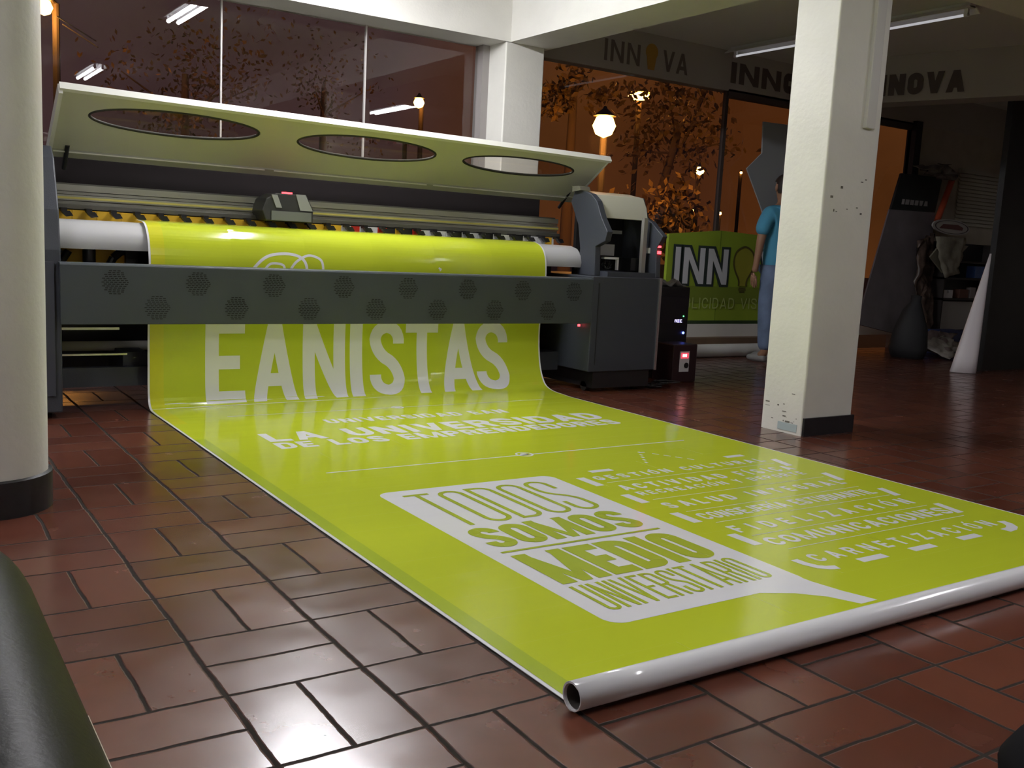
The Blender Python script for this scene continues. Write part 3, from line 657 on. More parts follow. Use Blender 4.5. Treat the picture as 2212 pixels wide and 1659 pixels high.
def lbox(x0, x1, v0a, v1a, v0b, v1b, d0, d1): fl_.idx([lidp(x0, v0a, d0), lidp(x1, v0b, d0), lidp(x1, v1b, d0), lidp(x0, v1a, d0), lidp(x0, v0a, d1), lidp(x1, v0b, d1), lidp(x1, v1b, d1), lidp(x0, v1a, d1)], [(0, 1, 2, 3), (4, 7, 6, 5), (0, 4, 5, 1), (1, 5, 6, 2), (2, 6, 7, 3), (3, 7, 4, 0)])
lbox(.855, 4.52, vtop(.86)-.005, vtop(.86)+.018, vtop(4.5)-.005, vtop(4.5)+.018, .012, -.03)
lbox(.850, .870, -.02, vtop(.86), -.02, vtop(.86), .03, -.03)
lbox(4.498, 4.515, -.02, vtop(4.5), -.02, vtop(4.5), .004, -.03)
part(fl_, 'lid_rim', mat('lid_rim_white', (.72, .72, .66), .45), lid)
fl_ = MB(); lbox(.87, 4.50, -.062, -.002, -.062, -.002, .008, -.02)
part(fl_, 'lid_lower_flange', mat('lid_flange_grey', (.40, .40, .34), .45), lid)
for xa_, xb_ in ((.88, 2.08), (2.14, 3.22), (3.27, 4.40)):
    fl_ = MB(); lbox(xa_, xb_, -.010, -.005, -.010, -.005, .014, .008)
    part(fl_, 'rim_highlight', mat('pale_strip', (.80, .80, .74), .35), lid)  # pale strips paint the light caught along the lid's lower rim
for c in cells:
    rb = MB(); E_ = ellipse(c)
    P_ = [lidp(c[2]+(e_[0]-c[2])*.988, c[4]+(e_[1]-c[4])*.945, -.004) for e_ in E_]
    for i in range(NN): rb.cyl(P_[i], P_[(i+1) % NN], .0085, 8, caps=False)
    part(rb, 'window_gasket', RUB, lid, smooth=True)
    gp = MB(); gp.face([lidp(*e_, -.006) for e_ in E_]); gp.face([lidp(*e_, -.010) for e_ in reversed(E_)])
    part(gp, 'oval_window', LIDG, lid, fixn=False)
for x in (.95, 4.42): part(MB().cyl((x, 6.10, 1.30), (x, 5.97, 1.42), .012, 10), 'gas_strut', BLK)

# ------------------------------------------------------------------ machines beside the printer
t = thing('power_supply', 'tall black power supply tower with violet display right of the printer', 'power supply', (5.40, 5.92, 0))
B(5.235, 5.80, 0, 5.565, 6.10, .735).build('casing', BLK, t, bevel=.01)
B(5.24, 5.796, .44, 5.55, 5.80, .66).build('front_bezel', mat('bezel', (.02, .02, .022), .25), t)
dsp = B(5.40, 5.793, .445, 5.50, 5.797, .475).build('display', mat('display_black', (.01, .01, .02), .2), t)
sg = MB()
for x, z, w_, h_ in ((5.412, .468, .02, .005), (5.412, .452, .005, .018), (5.427, .452, .005, .018), (5.44, .468, .02, .005), (5.44, .459, .02, .004), (5.44, .450, .02, .005), (5.468, .468, .02, .005), (5.468, .450, .022, .005), (5.470, .452, .005, .018)):
    sg.box(x, 5.791, z, x+w_, 5.7935, z+h_)
sg.build('display_digits', emis('violet_digits', (.5, .45, 1), 3), dsp)
MB().cyl((5.515, 5.797, .365), (5.515, 5.791, .365), .010, 12).build('indicator_light', LEDB, t)
MB().cyl((5.505, 5.797, .50), (5.505, 5.791, .50), .005, 10).build('indicator_light', LEDG, t)
cl = MB(); rs = random.Random(8); n_ = 9
gr = [[(5.245+.30*i/n_, 5.83+.24*j/n_, .738+.02+.022*math.sin(i*1.3+j)+.018*math.cos(j*1.7)+.012*rs.random()-(.02 if i in (0, n_) or j in (0, n_) else 0)) for i in range(n_+1)] for j in range(n_+1)]
for j in range(n_):
    for i in range(n_): cl.face([gr[j][i], gr[j][i+1], gr[j+1][i+1], gr[j+1][i]])
o = cl.build('cloth', mat('grey_cloth', (.20, .19, .18), .9), smooth=True); wbm(o, True)
mo = o.modifiers.new('t', 'SOLIDIFY'); mo.thickness = .008
tag(o, 'crumpled grey cloth lying on top of the black power supply', 'cloth')
t = thing('voltage_regulator', 'small black box with red digital display on the floor beside the printer', 'regulator', (5.33, 5.65, 0))
B(5.195, 5.55, 0, 5.45, 5.78, .30).build('casing', mat('maroon_black', (.03, .012, .014), .4), t, bevel=.008)
B(5.265, 5.546, .085, 5.365, 5.551, .245).build('front_plate', WHP, t)
dsp = B(5.275, 5.543, .19, 5.355, 5.547, .235).build('display', mat('display_red', (.25, .02, .03), .3, emit=(1, .1, .15), estr=.8), t)
B(5.290, 5.5405, .203, 5.300, 5.544, .225).box(5.306, 5.5405, .203, 5.316, 5.544, .225).box(5.322, 5.5405, .203, 5.332, 5.544, .225).build('display_digits', emis('red_digits', (1, .35, .35), 6), dsp)
MB().cyl((5.335, 5.546, .135), (5.335, 5.540, .135), .022, 16).build('dial', BLK, t)
t = thing('ink_canister', 'orange ink canister glimpsed between the printer and the black power supply', 'canister', (5.07, 5.95, 0))
B(5.02, 5.88, .30, 5.13, 6.0, .50).build('body', mat('orange_plastic', (.55, .22, .04), .5), t, bevel=.01)
B(5.00, 5.86, 0, 5.15, 6.02, .30).build('stand', BLK, t)
MB().cyl((5.075, 5.94, .50), (5.075, 5.94, .53), .02, 12).build('cap', WHP, t, smooth=2)
t = MB()
for q in range(5): t.path([(4.83+.12*q*.4+.10*math.cos(i*.7+q), 5.42+.07*math.sin(i*.6+q*2), .012+.006*q) for i in range(12)], .006, 6)
o = t.build('power_cables', BLK); tag(o, 'tangle of black cables on the floor beside the printer cabinet', 'cable')

# ------------------------------------------------------------------ green sign on the low wall
sg = thing('shop_sign', 'green printed sign with large white lettering on the low wall behind the person', 'sign', (7.7, 7.12, .31))
LIME = mat('sign_green', (.30, .42, .035), .45, var=.1, vscale=2)
MB().prism([(6.49, .315), (8.9, .315), (8.9, 1.19), (7.19, 1.25), (6.49, 1.185)], 'Y', 7.115, 7.15).build('board', LIME, sg)
MB().prism([(6.45, .311), (8.92, .311), (8.92, .345), (6.45, .345)], 'Y', 7.10, 7.16).build('bottom_rail', mat('sign_rail', (.03, .06, .02), .5), sg)
B(7.186, 7.1135, .345, 7.192, 7.1149, 1.249).build('sheet_seam', mat('seam_green', (.14, .22, .02), .5), sg)
B(6.49, 7.112, .52, 8.9, 7.1148, .69).build('lower_band', mat('sign_olive', (.20, .27, .03), .5), sg)
ol = mat('sign_outline', (.03, .045, .04), .5); wl = mat('sign_white', (.66, .68, .72), .5)
def shear(ps, z0, k_=-.0): return [[(x+(z-z0)*k_, z) for x, z in q] for q in ps]
for c, a, b in (('I', 6.585, 6.655), ('N', 6.70, 6.985), ('N', 7.03, 7.31), ('V', 7.78, 8.08), ('A', 8.10, 8.42)):
    decal('letter_outline', [[(a-.028+x, .685+z) for x, z in q] for q in glyph(c, b-a+.056, .405, .125 if c != 'I' else .126)], map_y(7.112), ol, sg, lift=.001)
    decal('letter', [[(a+x, .71+z) for x, z in q] for q in glyph(c, b-a, .355, .070)], map_y(7.112), wl, sg, lift=.004)
bulb = [(7.545+.155*math.cos(a)*(1 if math.sin(a) > -.3 else .82), .935+.16*math.sin(a)) for a in [2*PI*i/32 for i in range(32)]]
bl = catmull([(7.49, .70), (7.485, .76), (7.42, .86), (7.395, .95), (7.43, 1.05), (7.545, 1.10), (7.66, 1.05), (7.695, .95), (7.67, .86), (7.605, .76), (7.60, .70)], 6)
decal('light_bulb', [[tuple(p) for p in bl]], map_y(7.112), mat('bulb_olive', (.34, .33, .035), .5), sg, lift=.001)
decal('bulb_outline', ribbon([tuple(p) for p in bl], .022)+[rrect(7.49, .655, 7.60, .668), rrect(7.495, .675, 7.595, .688), rrect(7.505, .635, 7.585, .648)], map_y(7.112), mat('bulb_outline_olive', (.10, .09, .02), .5), sg, lift=.003)
decal('small_lettering', text('PUBLICIDAD VISUAL', 6.53, 8.10, .465, .575, .014, .30), map_y(7.110), mat('sign_pale_green', (.42, .50, .16), .5), sg, lift=.003)
o = MB().cyl((5.9, 6.89, .065), (8.6, 6.89, .065), .065, 28).build('vinyl_roll', mat('white_roll', (.62, .62, .60), .5), smooth=2); tag(o, 'long white roll of vinyl lying on the floor below the green sign', 'roll')
gb = thing('foam_board', 'large angular grey foam board standing behind the person', 'board', (7.9, 7.05, .9))
MB().prism([(7.60, 2.36), (7.62, 2.05), (7.42, 1.88), (7.53, 1.72), (7.68, 1.50), (7.80, 1.26), (8.65, 1.26), (8.6, 2.38)], 'Y', 7.06, 7.075).build('sheet', mat('grey_foam_board', (.30, .32, .33), .7), gb)
B(8.0, 7.08, .32, 8.06, 7.11, 2.2).build('support', BLK, gb)

# ================================================================== PERSON (seen from behind, half hidden by the pillar)
SKIN = mat('skin', (.28, .15, .09), .55); SHIRT = mat('blue_shirt', (.06, .26, .40), .85, bump=.3, bscale=12)
JEAN = mat('blue_jeans', (.13, .18, .28), .9, bump=.2, bscale=30, var=.3, vscale=7); HAIR = mat('dark_hair', (.018, .012, .009), .6); SHOE = mat('grey_shoes', (.22, .22, .22), .6)
def skin_obj(name, pts, edges, rad, m_, parent, root=0, sub=2, sx=None):
    o0 = ORI[parent]; me = bpy.data.meshes.new(name); me.from_pydata([tuple(Vector(p)-o0) for p in pts], edges, [])
    o_ = bpy.data.objects.new(name, me); C.objects.link(o_); o_.parent = parent; ORI[o_] = o0
    md = o_.modifiers.new('Skin', 'SKIN'); md.use_smooth_shade = True
    for v_, r in zip(me.skin_vertices[0].data, rad): v_.radius = r if isinstance(r, tuple) else (r, r)
    me.skin_vertices[0].data[root].use_root = True
    s_ = o_.modifiers.new('Sub', 'SUBSURF'); s_.levels = sub; s_.render_levels = sub
    me.materials.append(m_); return o_
PX, PY = 7.32, 6.45
pe = thing('person', 'person in blue t-shirt and jeans seen from behind, walking beside the pillar', 'person', (PX, PY, 0))
def Q(x, y, z): return (PX+x, PY+y, z)
body = [Q(0, 0, .98), Q(0, .01, 1.15), Q(0, 0, 1.32), Q(0, 0, 1.45), Q(0, .01, 1.53), Q(0, .02, 1.60), Q(0, .03, 1.69), Q(0, .02, 1.76),
        Q(-.17, 0, 1.43), Q(-.235, .01, 1.32), Q(-.262, .015, 1.15), Q(-.258, .05, .93), Q(-.25, .07, .86),
        Q(.17, 0, 1.43), Q(.235, .0, 1.32), Q(.26, -.01, 1.15), Q(.27, -.02, .93), Q(.27, -.02, .86),
        Q(-.09, 0, .90), Q(-.10, .02, .52), Q(-.11, -.02, .10), Q(-.11, .05, .05),
        Q(.09, 0, .90), Q(.10, .10, .53), Q(.11, .12, .12), Q(.11, .19, .05)]
be = [(0, 1), (1, 2), (2, 3), (3, 4), (4, 5), (5, 6), (6, 7), (3, 8), (8, 9), (9, 10), (10, 11), (11, 12), (3, 13), (13, 14), (14, 15), (15, 16), (16, 17), (0, 18), (18, 19), (19, 20), (20, 21), (0, 22), (22, 23), (23, 24), (24, 25)]
br = [(.14, .10), (.13, .095), (.15, .10), (.11, .08), .052, .062, (.078, .090), (.055, .065), .062, .052, .042, .030, .034, .062, .052, .042, .030, .034, .085, .062, .044, .04, .085, .062, .044, .04]
skin_obj('body', body, be, br, SKIN, pe)
for sd, y in ((-1, .07), (1, -.02)):
    b0 = Vector(Q(-.25 if sd < 0 else .27, y, .86)); pts = [tuple(b0), tuple(b0+Vector((0, .005, -.045)))]; ed = [(0, 1)]; ra = [(.024, .034), (.022, .038)]
    for k_ in range(4):
        a = b0+Vector((0, -.030+.020*k_, -.075)); n0 = len(pts); ln = (.062, .075, .072, .055)[k_]
        pts += [tuple(a), tuple(a+Vector((-sd*.004, .002, -ln*.5))), tuple(a+Vector((-sd*.016, .004, -ln)))]; ed += [(1, n0), (n0, n0+1), (n0+1, n0+2)]; ra += [.010, .009, .007]
    n0 = len(pts); a = b0+Vector((-sd*.01, .035, -.03)); pts += [tuple(a), tuple(a+Vector((-sd*.018, .022, -.035))), tuple(a+Vector((-sd*.022, .024, -.06)))]; ed += [(0, n0), (n0, n0+1), (n0+1, n0+2)]; ra += [.012, .010, .008]
    skin_obj('hand', pts, ed, ra, SKIN, pe, sub=1)
sh = [Q(0, 0, .80), Q(0, .01, 1.08), Q(0, 0, 1.32), Q(0, 0, 1.43), Q(0, .01, 1.50), Q(-.18, 0, 1.42), Q(-.245, .005, 1.32), Q(-.27, .01, 1.20), Q(.18, 0, 1.42), Q(.245, 0, 1.32), Q(.265, 0, 1.20)]
skin_obj('t_shirt', sh, [(0, 1), (1, 2), (2, 3), (3, 4), (3, 5), (5, 6), (6, 7), (3, 8), (8, 9), (9, 10)], [(.195, .14), (.185, .13), (.19, .13), (.14, .10), (.07, .065), (.085, .08), (.078, .075), (.070, .07), (.085, .08), (.078, .075), (.070, .07)], SHIRT, pe, root=2)
je = [Q(0, 0, .97), Q(-.09, 0, .86), Q(-.10, .02, .52), Q(-.11, -.02, .10), Q(.09, 0, .86), Q(.10, .10, .53), Q(.11, .12, .12)]
skin_obj('jeans', je, [(0, 1), (1, 2), (2, 3), (0, 4), (4, 5), (5, 6)], [(.16, .115), (.11, .11), (.085, .085), (.075, .075), (.11, .11), (.085, .085), (.075, .075)], JEAN, pe)
for x, y in ((-.11, .02), (.11, .16)):
    skin_obj('shoe', [Q(x, y-.06, .045), Q(x, y+.06, .04), Q(x, y+.18, .032)], [(0, 1), (1, 2)], [(.045, .045), (.045, .04), (.040, .030)], SHOE, pe, sub=2)
hr = MB(); n1, n2 = 20, 10; v = []; f = []
for j in range(n2+1):
    ph = PI*.62*j/n2
    for i in range(n1):
        a = 2*PI*i/n1; back = 1 if math.sin(a) < .2 else .55
        ph2 = PI*(.66 if math.sin(a) < .3 else .36)*j/n2
        v.append(Q(.093*math.sin(ph2)*math.cos(a), .015+.108*math.sin(ph2)*math.sin(a), 1.675+.125*math.cos(ph2)))
for j in range(n2):
    for i in range(n1): f.append((j*n1+i, j*n1+(i+1) % n1, (j+1)*n1+(i+1) % n1, (j+1)*n1+i))
hr.idx(v, f).build('hair', HAIR, pe, smooth=True)
for sd in (-1, 1): skin_obj('ear', [Q(sd*.085, .03, 1.70), Q(sd*.095, .025, 1.66), Q(sd*.083, .035, 1.635)], [(0, 1), (1, 2)], [.014, .017, .011], SKIN, pe, sub=1)

# ================================================================== CLUTTER IN THE FAR RIGHT CORNER
def at(x, y, Y):       # a point of the view on the plane at depth Y (metres), used only to read off positions
    d = fw*F+rt*(x-1106)+up*(829.5-y); k_ = Y/d.y; return Vector((d.x*k_, Y, H+d.z*k_))
def slab(name, corners, Y0, Y1s, th, m_, parent):
    """a flat board from four picture corners, each at its own depth"""
    P = [at(x, y, Y) for (x, y), Y in zip(corners, Y1s)]; n_ = (P[1]-P[0]).cross(P[3]-P[0]).normalized()
    if n_.y > 0: n_ = -n_
    v = P+[p-n_*th for p in P]; k_ = len(P)
    return MB().idx(v, [tuple(range(k_)), tuple(range(2*k_-1, k_-1, -1))]+[(i, i+k_, (i+1) % k_+k_, (i+1) % k_) for i in range(k_)]).build(name, m_, parent)
t = thing('display_board', 'tall grey display board with black lettered head leaning in the right corner', 'board', (9.3, 6.4, 0))
slab('panel', [(1922, 452), (2020, 458), (1990, 735), (1852, 700)], 0, [7.05, 7.05, 6.85, 6.85], .02, mat('grey_board', (.17, .15, .16), .6, var=.15), t)
slab('head', [(1948, 374), (2036, 384), (2020, 459), (1925, 452)], 0, [7.09, 7.09, 7.045, 7.045], .03, mat('black_board_head', (.012, .016, .016), .5), t)
P0_, P1_, P2_ = at(1944, 441, 7.04), at(2000, 446, 7.04), at(1946, 430, 7.045)
ux = (P1_-P0_); uz = (P2_-P0_); decal('lettering', text('INNOVA', 0, 1, 0, 1, .10, .25), lambda a, b, l: P0_+ux*a+uz*b*1.0+Vector((0, -.02, 0)), mat('board_letters', (.40, .38, .38), .6), t)
o = MB().cyl(at(2058, 385, 7.1), at(2024, 478, 7.0), .036, 14).build('cardboard_tube', mat('orange_red_tube', (.42, .07, .03), .5), smooth=2)
tube_o = o; tag(o, 'orange red tube leaning behind the oval sign', 'tube')
def crumple(name, corners, Ys, m_, label, cat, amp=.05, n=10, seed=3, parent=None):
    P = [at(x, y, Y) for (x, y), Y in zip(corners, Ys)]; rs_ = random.Random(seed); g_ = []
    for j in range(n+1):
        row = []
        for i in range(n+1):
            u, v_ = i/n, j/n; p = P[0].lerp(P[1], u).lerp(P[3].lerp(P[2], u), v_); p = p+Vector((rs_.uniform(-1, 1)*amp*.3, rs_.uniform(-1, 1)*amp, rs_.uniform(-1, 1)*amp*.3)); p.z = max(p.z, .006); row.append(p)
        g_.append(row)
    mb = MB()
    for j in range(n):
        for i in range(n): mb.face([g_[j][i], g_[j][i+1], g_[j+1][i+1], g_[j+1][i]])
    o_ = mb.build(name, m_, parent); wbm(o_, True); mo_ = o_.modifiers.new('t', 'SOLIDIFY'); mo_.thickness = .006
    if label: tag(o_, label, cat)
    return o_
plas = mat('clear_plastic_wrap', (.20, .17, .15), .25, var=.5, vscale=9)
crumple('plastic_wrap', [(1975, 360), (2050, 352), (2068, 390), (2030, 385)], [7.0, 7.0, 6.98, 6.98], plas, 'crumpled clear plastic wrap hanging over the top of the display board', 'plastic wrap', .05, 8, 5)
crumple('plastic_wrap', [(1985, 520), (2018, 505), (2006, 740), (1978, 735)], [6.95, 6.95, 6.8, 6.8], mat('brown_plastic', (.13, .09, .07), .3, var=.7, vscale=12), 'tall bundle wrapped in brownish plastic right of the display board', 'bundle', .05, 12, 6)
# oval sign on a pale fabric hoop
t = thing('oval_sign', 'white oval sign plate with dark border above the pale cloth', 'sign', at(2056, 492, 6.9))
c0 = at(2056, 491, 6.9); ex = at(2095, 495, 6.9)-c0; ez = at(2054, 474, 6.9)-c0
def ovalmap(a, b, l): return c0+ex*a+ez*b+Vector((0, -l, 0))
def disc(r, y, th_):
    mb = MB(); a_ = [c0+ex*r*math.cos(2*PI*i/40)+ez*r*math.sin(2*PI*i/40)+Vector((0, y, 0)) for i in range(40)]; b_ = [p+Vector((0, th_, 0)) for p in a_]
    return mb.idx(a_+b_, [tuple(range(40)), tuple(range(79, 39, -1))]+[(i, i+40, (i+1) % 40+40, (i+1) % 40) for i in range(40)])
disc(1.0, 0, .02).build('plate', mat('oval_white', (.46, .44, .42), .5), t)
decal('border', ribbon([(.88*math.cos(2*PI*i/40), .82*math.sin(2*PI*i/40)) for i in range(40)], .06, True), ovalmap, mat('oval_dark', (.07, .05, .06), .5), t, lift=.003)
decal('red_emblem', [[(-.70, -.25), (.55, -.30), (.62, .05), (.35, .38), (-.45, .32)]], ovalmap, mat('oval_wine', (.16, .06, .06), .5), t, lift=.003)
crumple('pale_cloth', [(2020, 510), (2085, 515), (2070, 590), (2040, 600)], [6.7, 6.7, 6.66, 6.66], mat('pale_cloth', (.33, .31, .24), .85, var=.4), 'pale draped cloth hanging below the oval sign', 'cloth', .02, 8, 9)
o = slab('khaki_panel', [(2038, 520), (2092, 532), (2037, 590), (2010, 555)], 0, [6.76]*4, .02, mat('khaki_panel', (.27, .25, .18), .6), None); tag(o, 'khaki cut panel behind the pale draped cloth', 'panel')
# shelf
sh_ = thing('shelf_unit', 'dark shelf unit with small goods beside the black partition', 'shelf', (9.9, 6.2, 0))
SHM = mat('dark_shelf_wood', (.03, .024, .022), .6)
def sb(x0, y0, x1, y1, Y, dep, m_, name, par):
    a = at(x0, y1, Y); b = at(x1, y0, Y); return MB().box(min(a.x, b.x), Y, min(a.z, b.z), max(a.x, b.x), Y+dep, max(a.z, b.z)).build(name, m_, par)
aL = at(2040, 600, 6.8).x; aR = at(2165, 600, 6.8).x
for z in (1.06, .86, .615, .0):
    MB().box(aL, 6.8, z, aR, 7.1, z+.025).build('shelf', SHM, sh_)
for x in (aL, aR-.025): MB().box(x, 6.8, 0, x+.025, 7.1, 1.3).build('upright', SHM, sh_)
MB().box(aL, 7.08, 0, aR, 7.1, 1.3).build('back_panel', BLK, sh_)
MB().box(aL+.03, 6.85, .26, aR-.05, 6.87, .60).build('white_panel', mat('shelf_pale', (.42, .41, .39), .6), sh_)
def small(name, x0, y0, x1, y1, Y, dep, z, m_, label, cat):
    a = at(x0, y1, Y); b = at(x1, y0, Y); o_ = MB().box(a.x, Y, z, b.x, Y+dep, z+(b.z-a.z)).build(name, m_, bevel=.004); return tag(o_, label, cat)
small('blue_box', 2109, 548, 2141, 572, 6.82, .12, .886, mat('box_blue', (.06, .12, .33), .5), 'blue box on the upper level of the dark shelf', 'box')
o = MB().prism([(at(2037, 600, 6.82).x, .6415), (at(2062, 600, 6.82).x, .6415), (at(2062, 600, 6.82).x, .735), (at(2055, 600, 6.82).x, .735), (at(2055, 600, 6.82).x, .70), (at(2049, 600, 6.82).x, .695), (at(2049, 600, 6.82).x, .735), (at(2037, 600, 6.82).x, .73)], 'Y', 6.82, 6.86).build('cutout_letter', mat('cut_white', (.62, .60, .60), .5)); tag(o, 'white cut-out piece with a notch on the middle shelf', 'cut-out')
small('carton', 2075, 597, 2096, 615, 6.83, .1, .6415, mat('carton_brown', (.16, .07, .05), .6), 'small brown carton on the middle shelf right of the white cut-out', 'carton')
small('can', 2098, 592, 2112, 615, 6.83, .06, .6415, mat('can_grey', (.30, .26, .25), .35), 'small grey can on the middle shelf beside the carton', 'can')
small('blue_crate', 2030, 688, 2084, 740, 6.58, .18, .0, mat('crate_blue', (.05, .07, .20), .5), 'dark blue crate under the shelf with pale print', 'crate')
for q, (pts_, ys_, lb) in enumerate((([(1958, 745), (2010, 712), (2065, 722), (2040, 770)], [6.45, 6.45, 6.42, 6.2], 'heap of pale printed paper sheets on the floor left of the white cone'),
                                  ([(1975, 740), (2035, 725), (2080, 745), (2050, 778)], [6.35, 6.40, 6.35, 6.1], 'white folded paper lying in front of the paper heap'))):
    crumple('paper_sheets', pts_, ys_, mat('paper_%d' % q, ((.34, .27, .26), (.50, .47, .42))[q], .7, var=.35, vscale=10), lb, 'paper', .03, 9, 20+q)
t = thing('leaning_vinyl', 'white sheet of vinyl rolled to a tall cone leaning on the black partition', 'vinyl sheet', (9.1, 5.5, 0))
apex = at(2140, 548, 5.36); b0 = at(2052, 792, 5.45); b1 = at(2108, 800, 5.28); b0.z = b1.z = .004
mb = MB(); n_ = 24; ring = []
cxm = (b0+b1)/2; rx = (b1-b0).length/2; dx_ = (b1-b0).normalized(); dy_ = Vector((dx_.y, -dx_.x, 0))
for k_ in range(9):
    s_ = k_/8; row = []
    for i in range(n_+1):
        a = PI*1.7*i/n_-.2; rr_ = rx*(1-s_*.93)*(1+.06*math.sin(3*a)); p = cxm.lerp(apex, s_)+dx_*rr_*math.cos(a)*1.0+dy_*rr_*.7*math.sin(a); row.append(p)
    ring.append(row)
for k_ in range(8):
    for i in range(n_): mb.face([ring[k_][i], ring[k_][i+1], ring[k_+1][i+1], ring[k_+1][i]])
o = mb.build('sheet', mat('white_vinyl_sheet', (.66, .62, .64), .5), t, smooth=True); wbm(o, True); mo = o.modifiers.new('t', 'SOLIDIFY'); mo.thickness = .004
# blind on the far wall
xa_, xb_ = at(2068, 430, 7.14).x, at(2170, 430, 7.14).x; za_, zb_ = at(2110, 490, 7.14).z, at(2110, 378, 7.14).z
bl_ = thing('venetian_blind', 'pale ribbed blind on the far wall beside the black partition', 'blind', ((xa_+xb_)/2, 7.15, za_))
mb = MB(); z = za_
while z < zb_:
    mb.prism([(7.128, z), (7.146, z+.036), (7.150, z+.034), (7.134, z-.002)], 'X', xa_, xb_); z += .045
mb.build('slats', mat('blind_cream', (.48, .46, .38), .6), bl_)
B(xa_-.02, 7.12, zb_, xb_+.02, 7.158, zb_+.05).build('head_rail', mat('blind_rail', (.35, .33, .27), .6), bl_)
mb = MB(); rs_ = random.Random(11)
cx0 = at(1955, 690, 6.5)
mb.lathe(cx0.x, 6.42, [(.001, 0), (.15, .0), (.18, .10), (.16, .32), (.11, .52), (.05, .62), (.05, .68), (.001, .69)], 20)
mb.v = [(x_+.03*math.sin(z_*9+y_*14), y_+.02*math.sin(x_*23), z_) for x_, y_, z_ in mb.v]
o = mb.build('dark_bag', mat('dark_bag_cloth', (.016, .016, .018), .7), smooth=True); tag(o, 'dark knotted bag on the floor in front of the display board', 'bag')
# ------------------------------------------------------------------ foreground furniture
LEA = mat('black_leather', (.003, .003, .004), .40, bump=.05, bscale=140, spec=.12)
t = thing('sofa', 'black leather sofa arm in the lower left corner', 'sofa', (0, .9, 0))
v = []; f = []; CX = .047
prof = [(CX+.125, .06)]+[(CX+.130*math.cos(math.radians(a)), .47+.115*math.sin(math.radians(a))) for a in range(0, 181, 9)]+[(CX-.13, .06)]
ny = 28; ye = 1.62
for j in range(ny+1):
    s_ = j/ny; y = .15+(ye-.15)*s_; q_ = max(0, (y-(ye-.22))/.22); k_ = math.sqrt(max(0, 1-q_*q_))*.55+.45
    v += [(CX-.02+(px-CX+.02)*(.55+.45*k_), y, .06+(pz-.06)*(.60+.40*k_)) for px, pz in prof]
m2 = len(prof)
for j in range(ny):
    for i in range(m2-1): f.append((j*m2+i, j*m2+i+1, (j+1)*m2+i+1, (j+1)*m2+i))
f.append(tuple(range(m2))); f.append(tuple(range((ny+1)*m2-1, ny*m2-1, -1)))
MB().idx(v, f).build('armrest', LEA, t, smooth=2)
B(.333, .6, .0, .340, 1.98, .02).box(.15, 1.2, .0, .335, 1.22, .02).build('base_rail', mat('brass_trim', (.62, .54, .42), .3, .6), t)
B(-.9, .2, .08, -.12, 1.1, .40).build('seat_cushion', LEA, t, bevel=.04)
for x, y in ((-.2, .3), (.03, 1.1)): MB().cyl((x, y, 0), (x, y, .11), .02, 12).build('leg', CHR, t)
t = thing('stool', 'black round stool seat just entering the lower right corner', 'stool', (1.32, .58, 0))
MB().lathe(1.30, .47, [(.001, .40), (.13, .405), (.165, .395), (.18, .37), (.175, .335), (.001, .33)], 40).build('seat', mat('black_seat_fabric', (.006, .006, .007), .95, spec=.1), t, smooth=True)
MB().cyl((1.30, .47, .02), (1.30, .47, .33), .025, 14).build('pedestal', CHR, t, smooth=2)
MB().lathe(1.30, .47, [(.001, 0), (.17, 0), (.17, .015), (.03, .03), (.001, .03)], 32).build('base', CHR, t, smooth=2)

# ================================================================== STREET OUTSIDE
struct('ground', B(-30, 7.3, -.2, 60, 70, -.05), mat('street_asphalt', (.035, .03, .03), .8, var=.3), 'dark street outside the glazing', 'ground')
def lamp(px, py, D, r, s, label, pole=True, wide=1, W_=0):
    p = Vector((0, 0, H))+(fw*F+rt*(px-1106)+up*(829.5-py)).normalized()*D
    t_ = thing('street_lamp', label, 'street lamp', (p.x, p.y, -.05), 'orange street lamps outside')
    MB().lathe(p.x, p.y, [(.001, p.z-r), (r*.7*wide, p.z-r*.7), (r*wide, p.z), (r*.7*wide, p.z+r*.7), (.001, p.z+r)], 16).build('lantern', emis('sodium_%g' % s, (1, .36, .05), s), t_, smooth=True)
    if W_:
        ld = bpy.data.lights.new('lantern_light', 'POINT'); ld.energy = W_; ld.color = (1, .42, .08); ld.shadow_soft_size = r*1.2; lo = bpy.data.objects.new('lantern_light', ld); C.objects.link(lo); lo.parent = t_; lo.location = (0, 0, p.z+.05-r*1.3)
    MB().lathe(p.x, p.y, [(.001, p.z+r*1.6), (r*1.0*wide, p.z+r*.8), (.001, p.z+r*.85)], 16).build('lantern_hood', BLK, t_)
    MB().cyl((p.x+r*1.6, p.y+r*2, -.05), (p.x+r*1.6, p.y+r*2, p.z+r), .07, 10).path([(p.x+r*1.6, p.y+r*2, p.z+r), (p.x, p.y, p.z+r*1.5)], .04, 8).build('pole', mat('lamp_pole', (.03, .022, .018), .8), t_)
lamp(1305, 272, 19, .22, 90, 'brightest orange street lamp right of the corner column', W_=150)
lamp(1382, 208, 26, .10, 60, 'wide orange street lamp head above the brightest one', wide=3)
lamp(1512, 369, 30, .13, 60, 'orange street lamp low behind the glass, upper one of the small pair')
lamp(1500, 458, 34, .10, 50, 'orange street lamp just above the green sign, left one')
lamp(1555, 461, 36, .06, 60, 'tiny street lamp just above the green sign, right one')
lamp(1601, 373, 40, .05, 60, 'tiny street lamp beside the grey foam board')
lamp(95, 15, 22, .16, 80, 'orange street lamp at the top left beside the round column', W_=150)
lamp(905, 222, 28, .15, 70, 'orange street lamp shining beside the mirrored tube left of the corner column')
lamp(873, 285, 30, .06, 20, 'small orange street light below the mirrored tube')
LEAF = mat('street_tree_leaves', (.22, .14, .05), .6, var=.5, vscale=3); BARK = mat('tree_bark', (.16, .11, .07), .9, bump=.5, bscale=12)
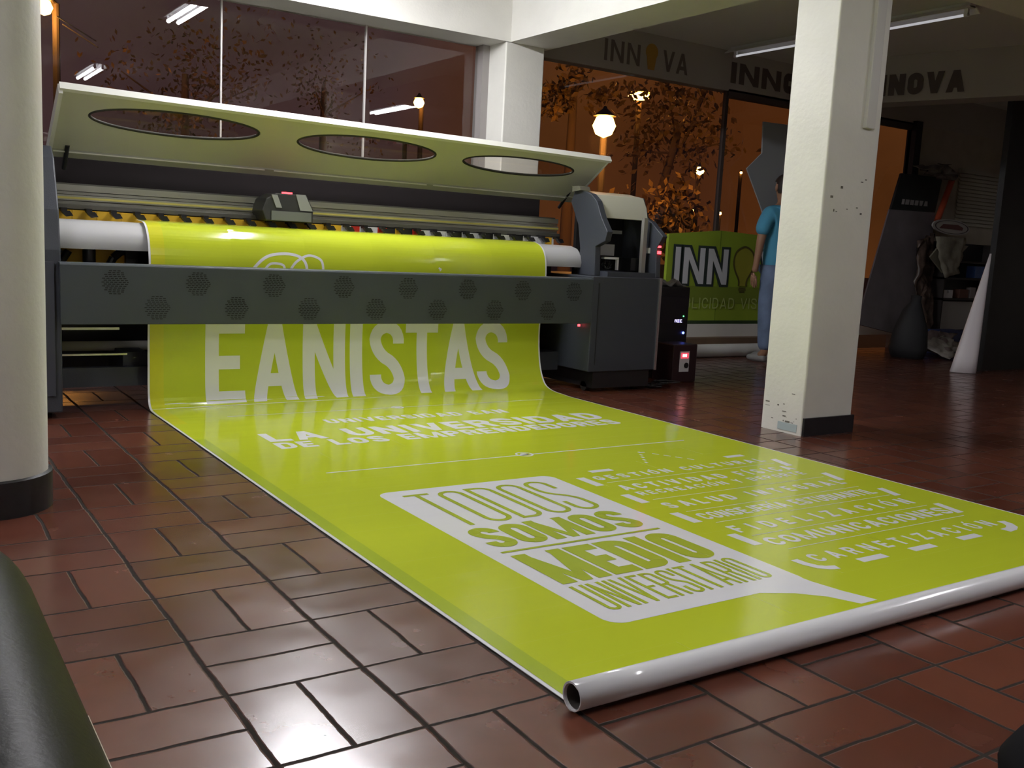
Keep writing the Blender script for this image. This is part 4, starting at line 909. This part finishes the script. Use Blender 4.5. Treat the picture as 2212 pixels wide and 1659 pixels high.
def tree(px, py, D, rad, n, label, trunk=True, zs=1.0, seed=1, ls=.10, lean=0):
    rs_ = random.Random(seed); c_ = Vector((0, 0, H))+(fw*F+rt*(px-1106)+up*(829.5-py)).normalized()*D
    t_ = thing('street_tree', label, 'tree', (c_.x+lean, c_.y, -.05), 'trees in the street')
    mb = MB()
    cl_ = [Vector((rs_.gauss(0, .45), rs_.gauss(0, .45), rs_.gauss(0, .45)*zs))*rad for _ in range(14)]
    for _ in range(n):
        q = rs_.choice(cl_); p = c_+q+Vector((rs_.gauss(0, .22), rs_.gauss(0, .22), rs_.gauss(0, .22)))*rad
        a = Vector((rs_.uniform(-1, 1), rs_.uniform(-1, 1), rs_.uniform(-1, 1))).normalized()*ls; b = a.cross(Vector((rs_.uniform(-1, 1), rs_.uniform(-1, 1), rs_.uniform(-1, 1)))).normalized()*ls*.5
        mb.face([p-a, p+b, p+a, p-b])
    mb.build('foliage', LEAF, t_, fixn=False)
    tr_ = MB().cyl((c_.x+lean, c_.y, -.05), (c_.x, c_.y, c_.z), .16, 12, .08)
    for q in cl_[:7]: tr_.cyl((c_.x, c_.y, c_.z-rad*.5), tuple(c_+q), .04, 6, .015)
    tr_.build('trunk', BARK, t_, smooth=2)
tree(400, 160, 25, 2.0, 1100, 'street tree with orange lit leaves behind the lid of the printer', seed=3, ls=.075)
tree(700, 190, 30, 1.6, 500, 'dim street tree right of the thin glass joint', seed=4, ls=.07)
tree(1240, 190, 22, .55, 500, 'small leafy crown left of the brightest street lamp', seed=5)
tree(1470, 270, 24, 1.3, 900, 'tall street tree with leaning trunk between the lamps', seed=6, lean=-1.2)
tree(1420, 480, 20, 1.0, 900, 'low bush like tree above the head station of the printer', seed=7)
for q, (p0, p1) in enumerate((((140, 46), (200, 84)), ((150, 62), (205, 98)))):
    a_ = at(*p0, 19.0); b_ = at(*p1, 17.0)
    o = MB().cyl(tuple(a_+(a_-b_)*.3), tuple(b_+(b_-a_)*.1), .012, 6).build('power_line', mat('power_line_wire', (.5, .42, .3), .5)); tag(o, ('upper', 'lower')[q]+' overhead cable lit orange below the street lamp at the top left', 'cable')
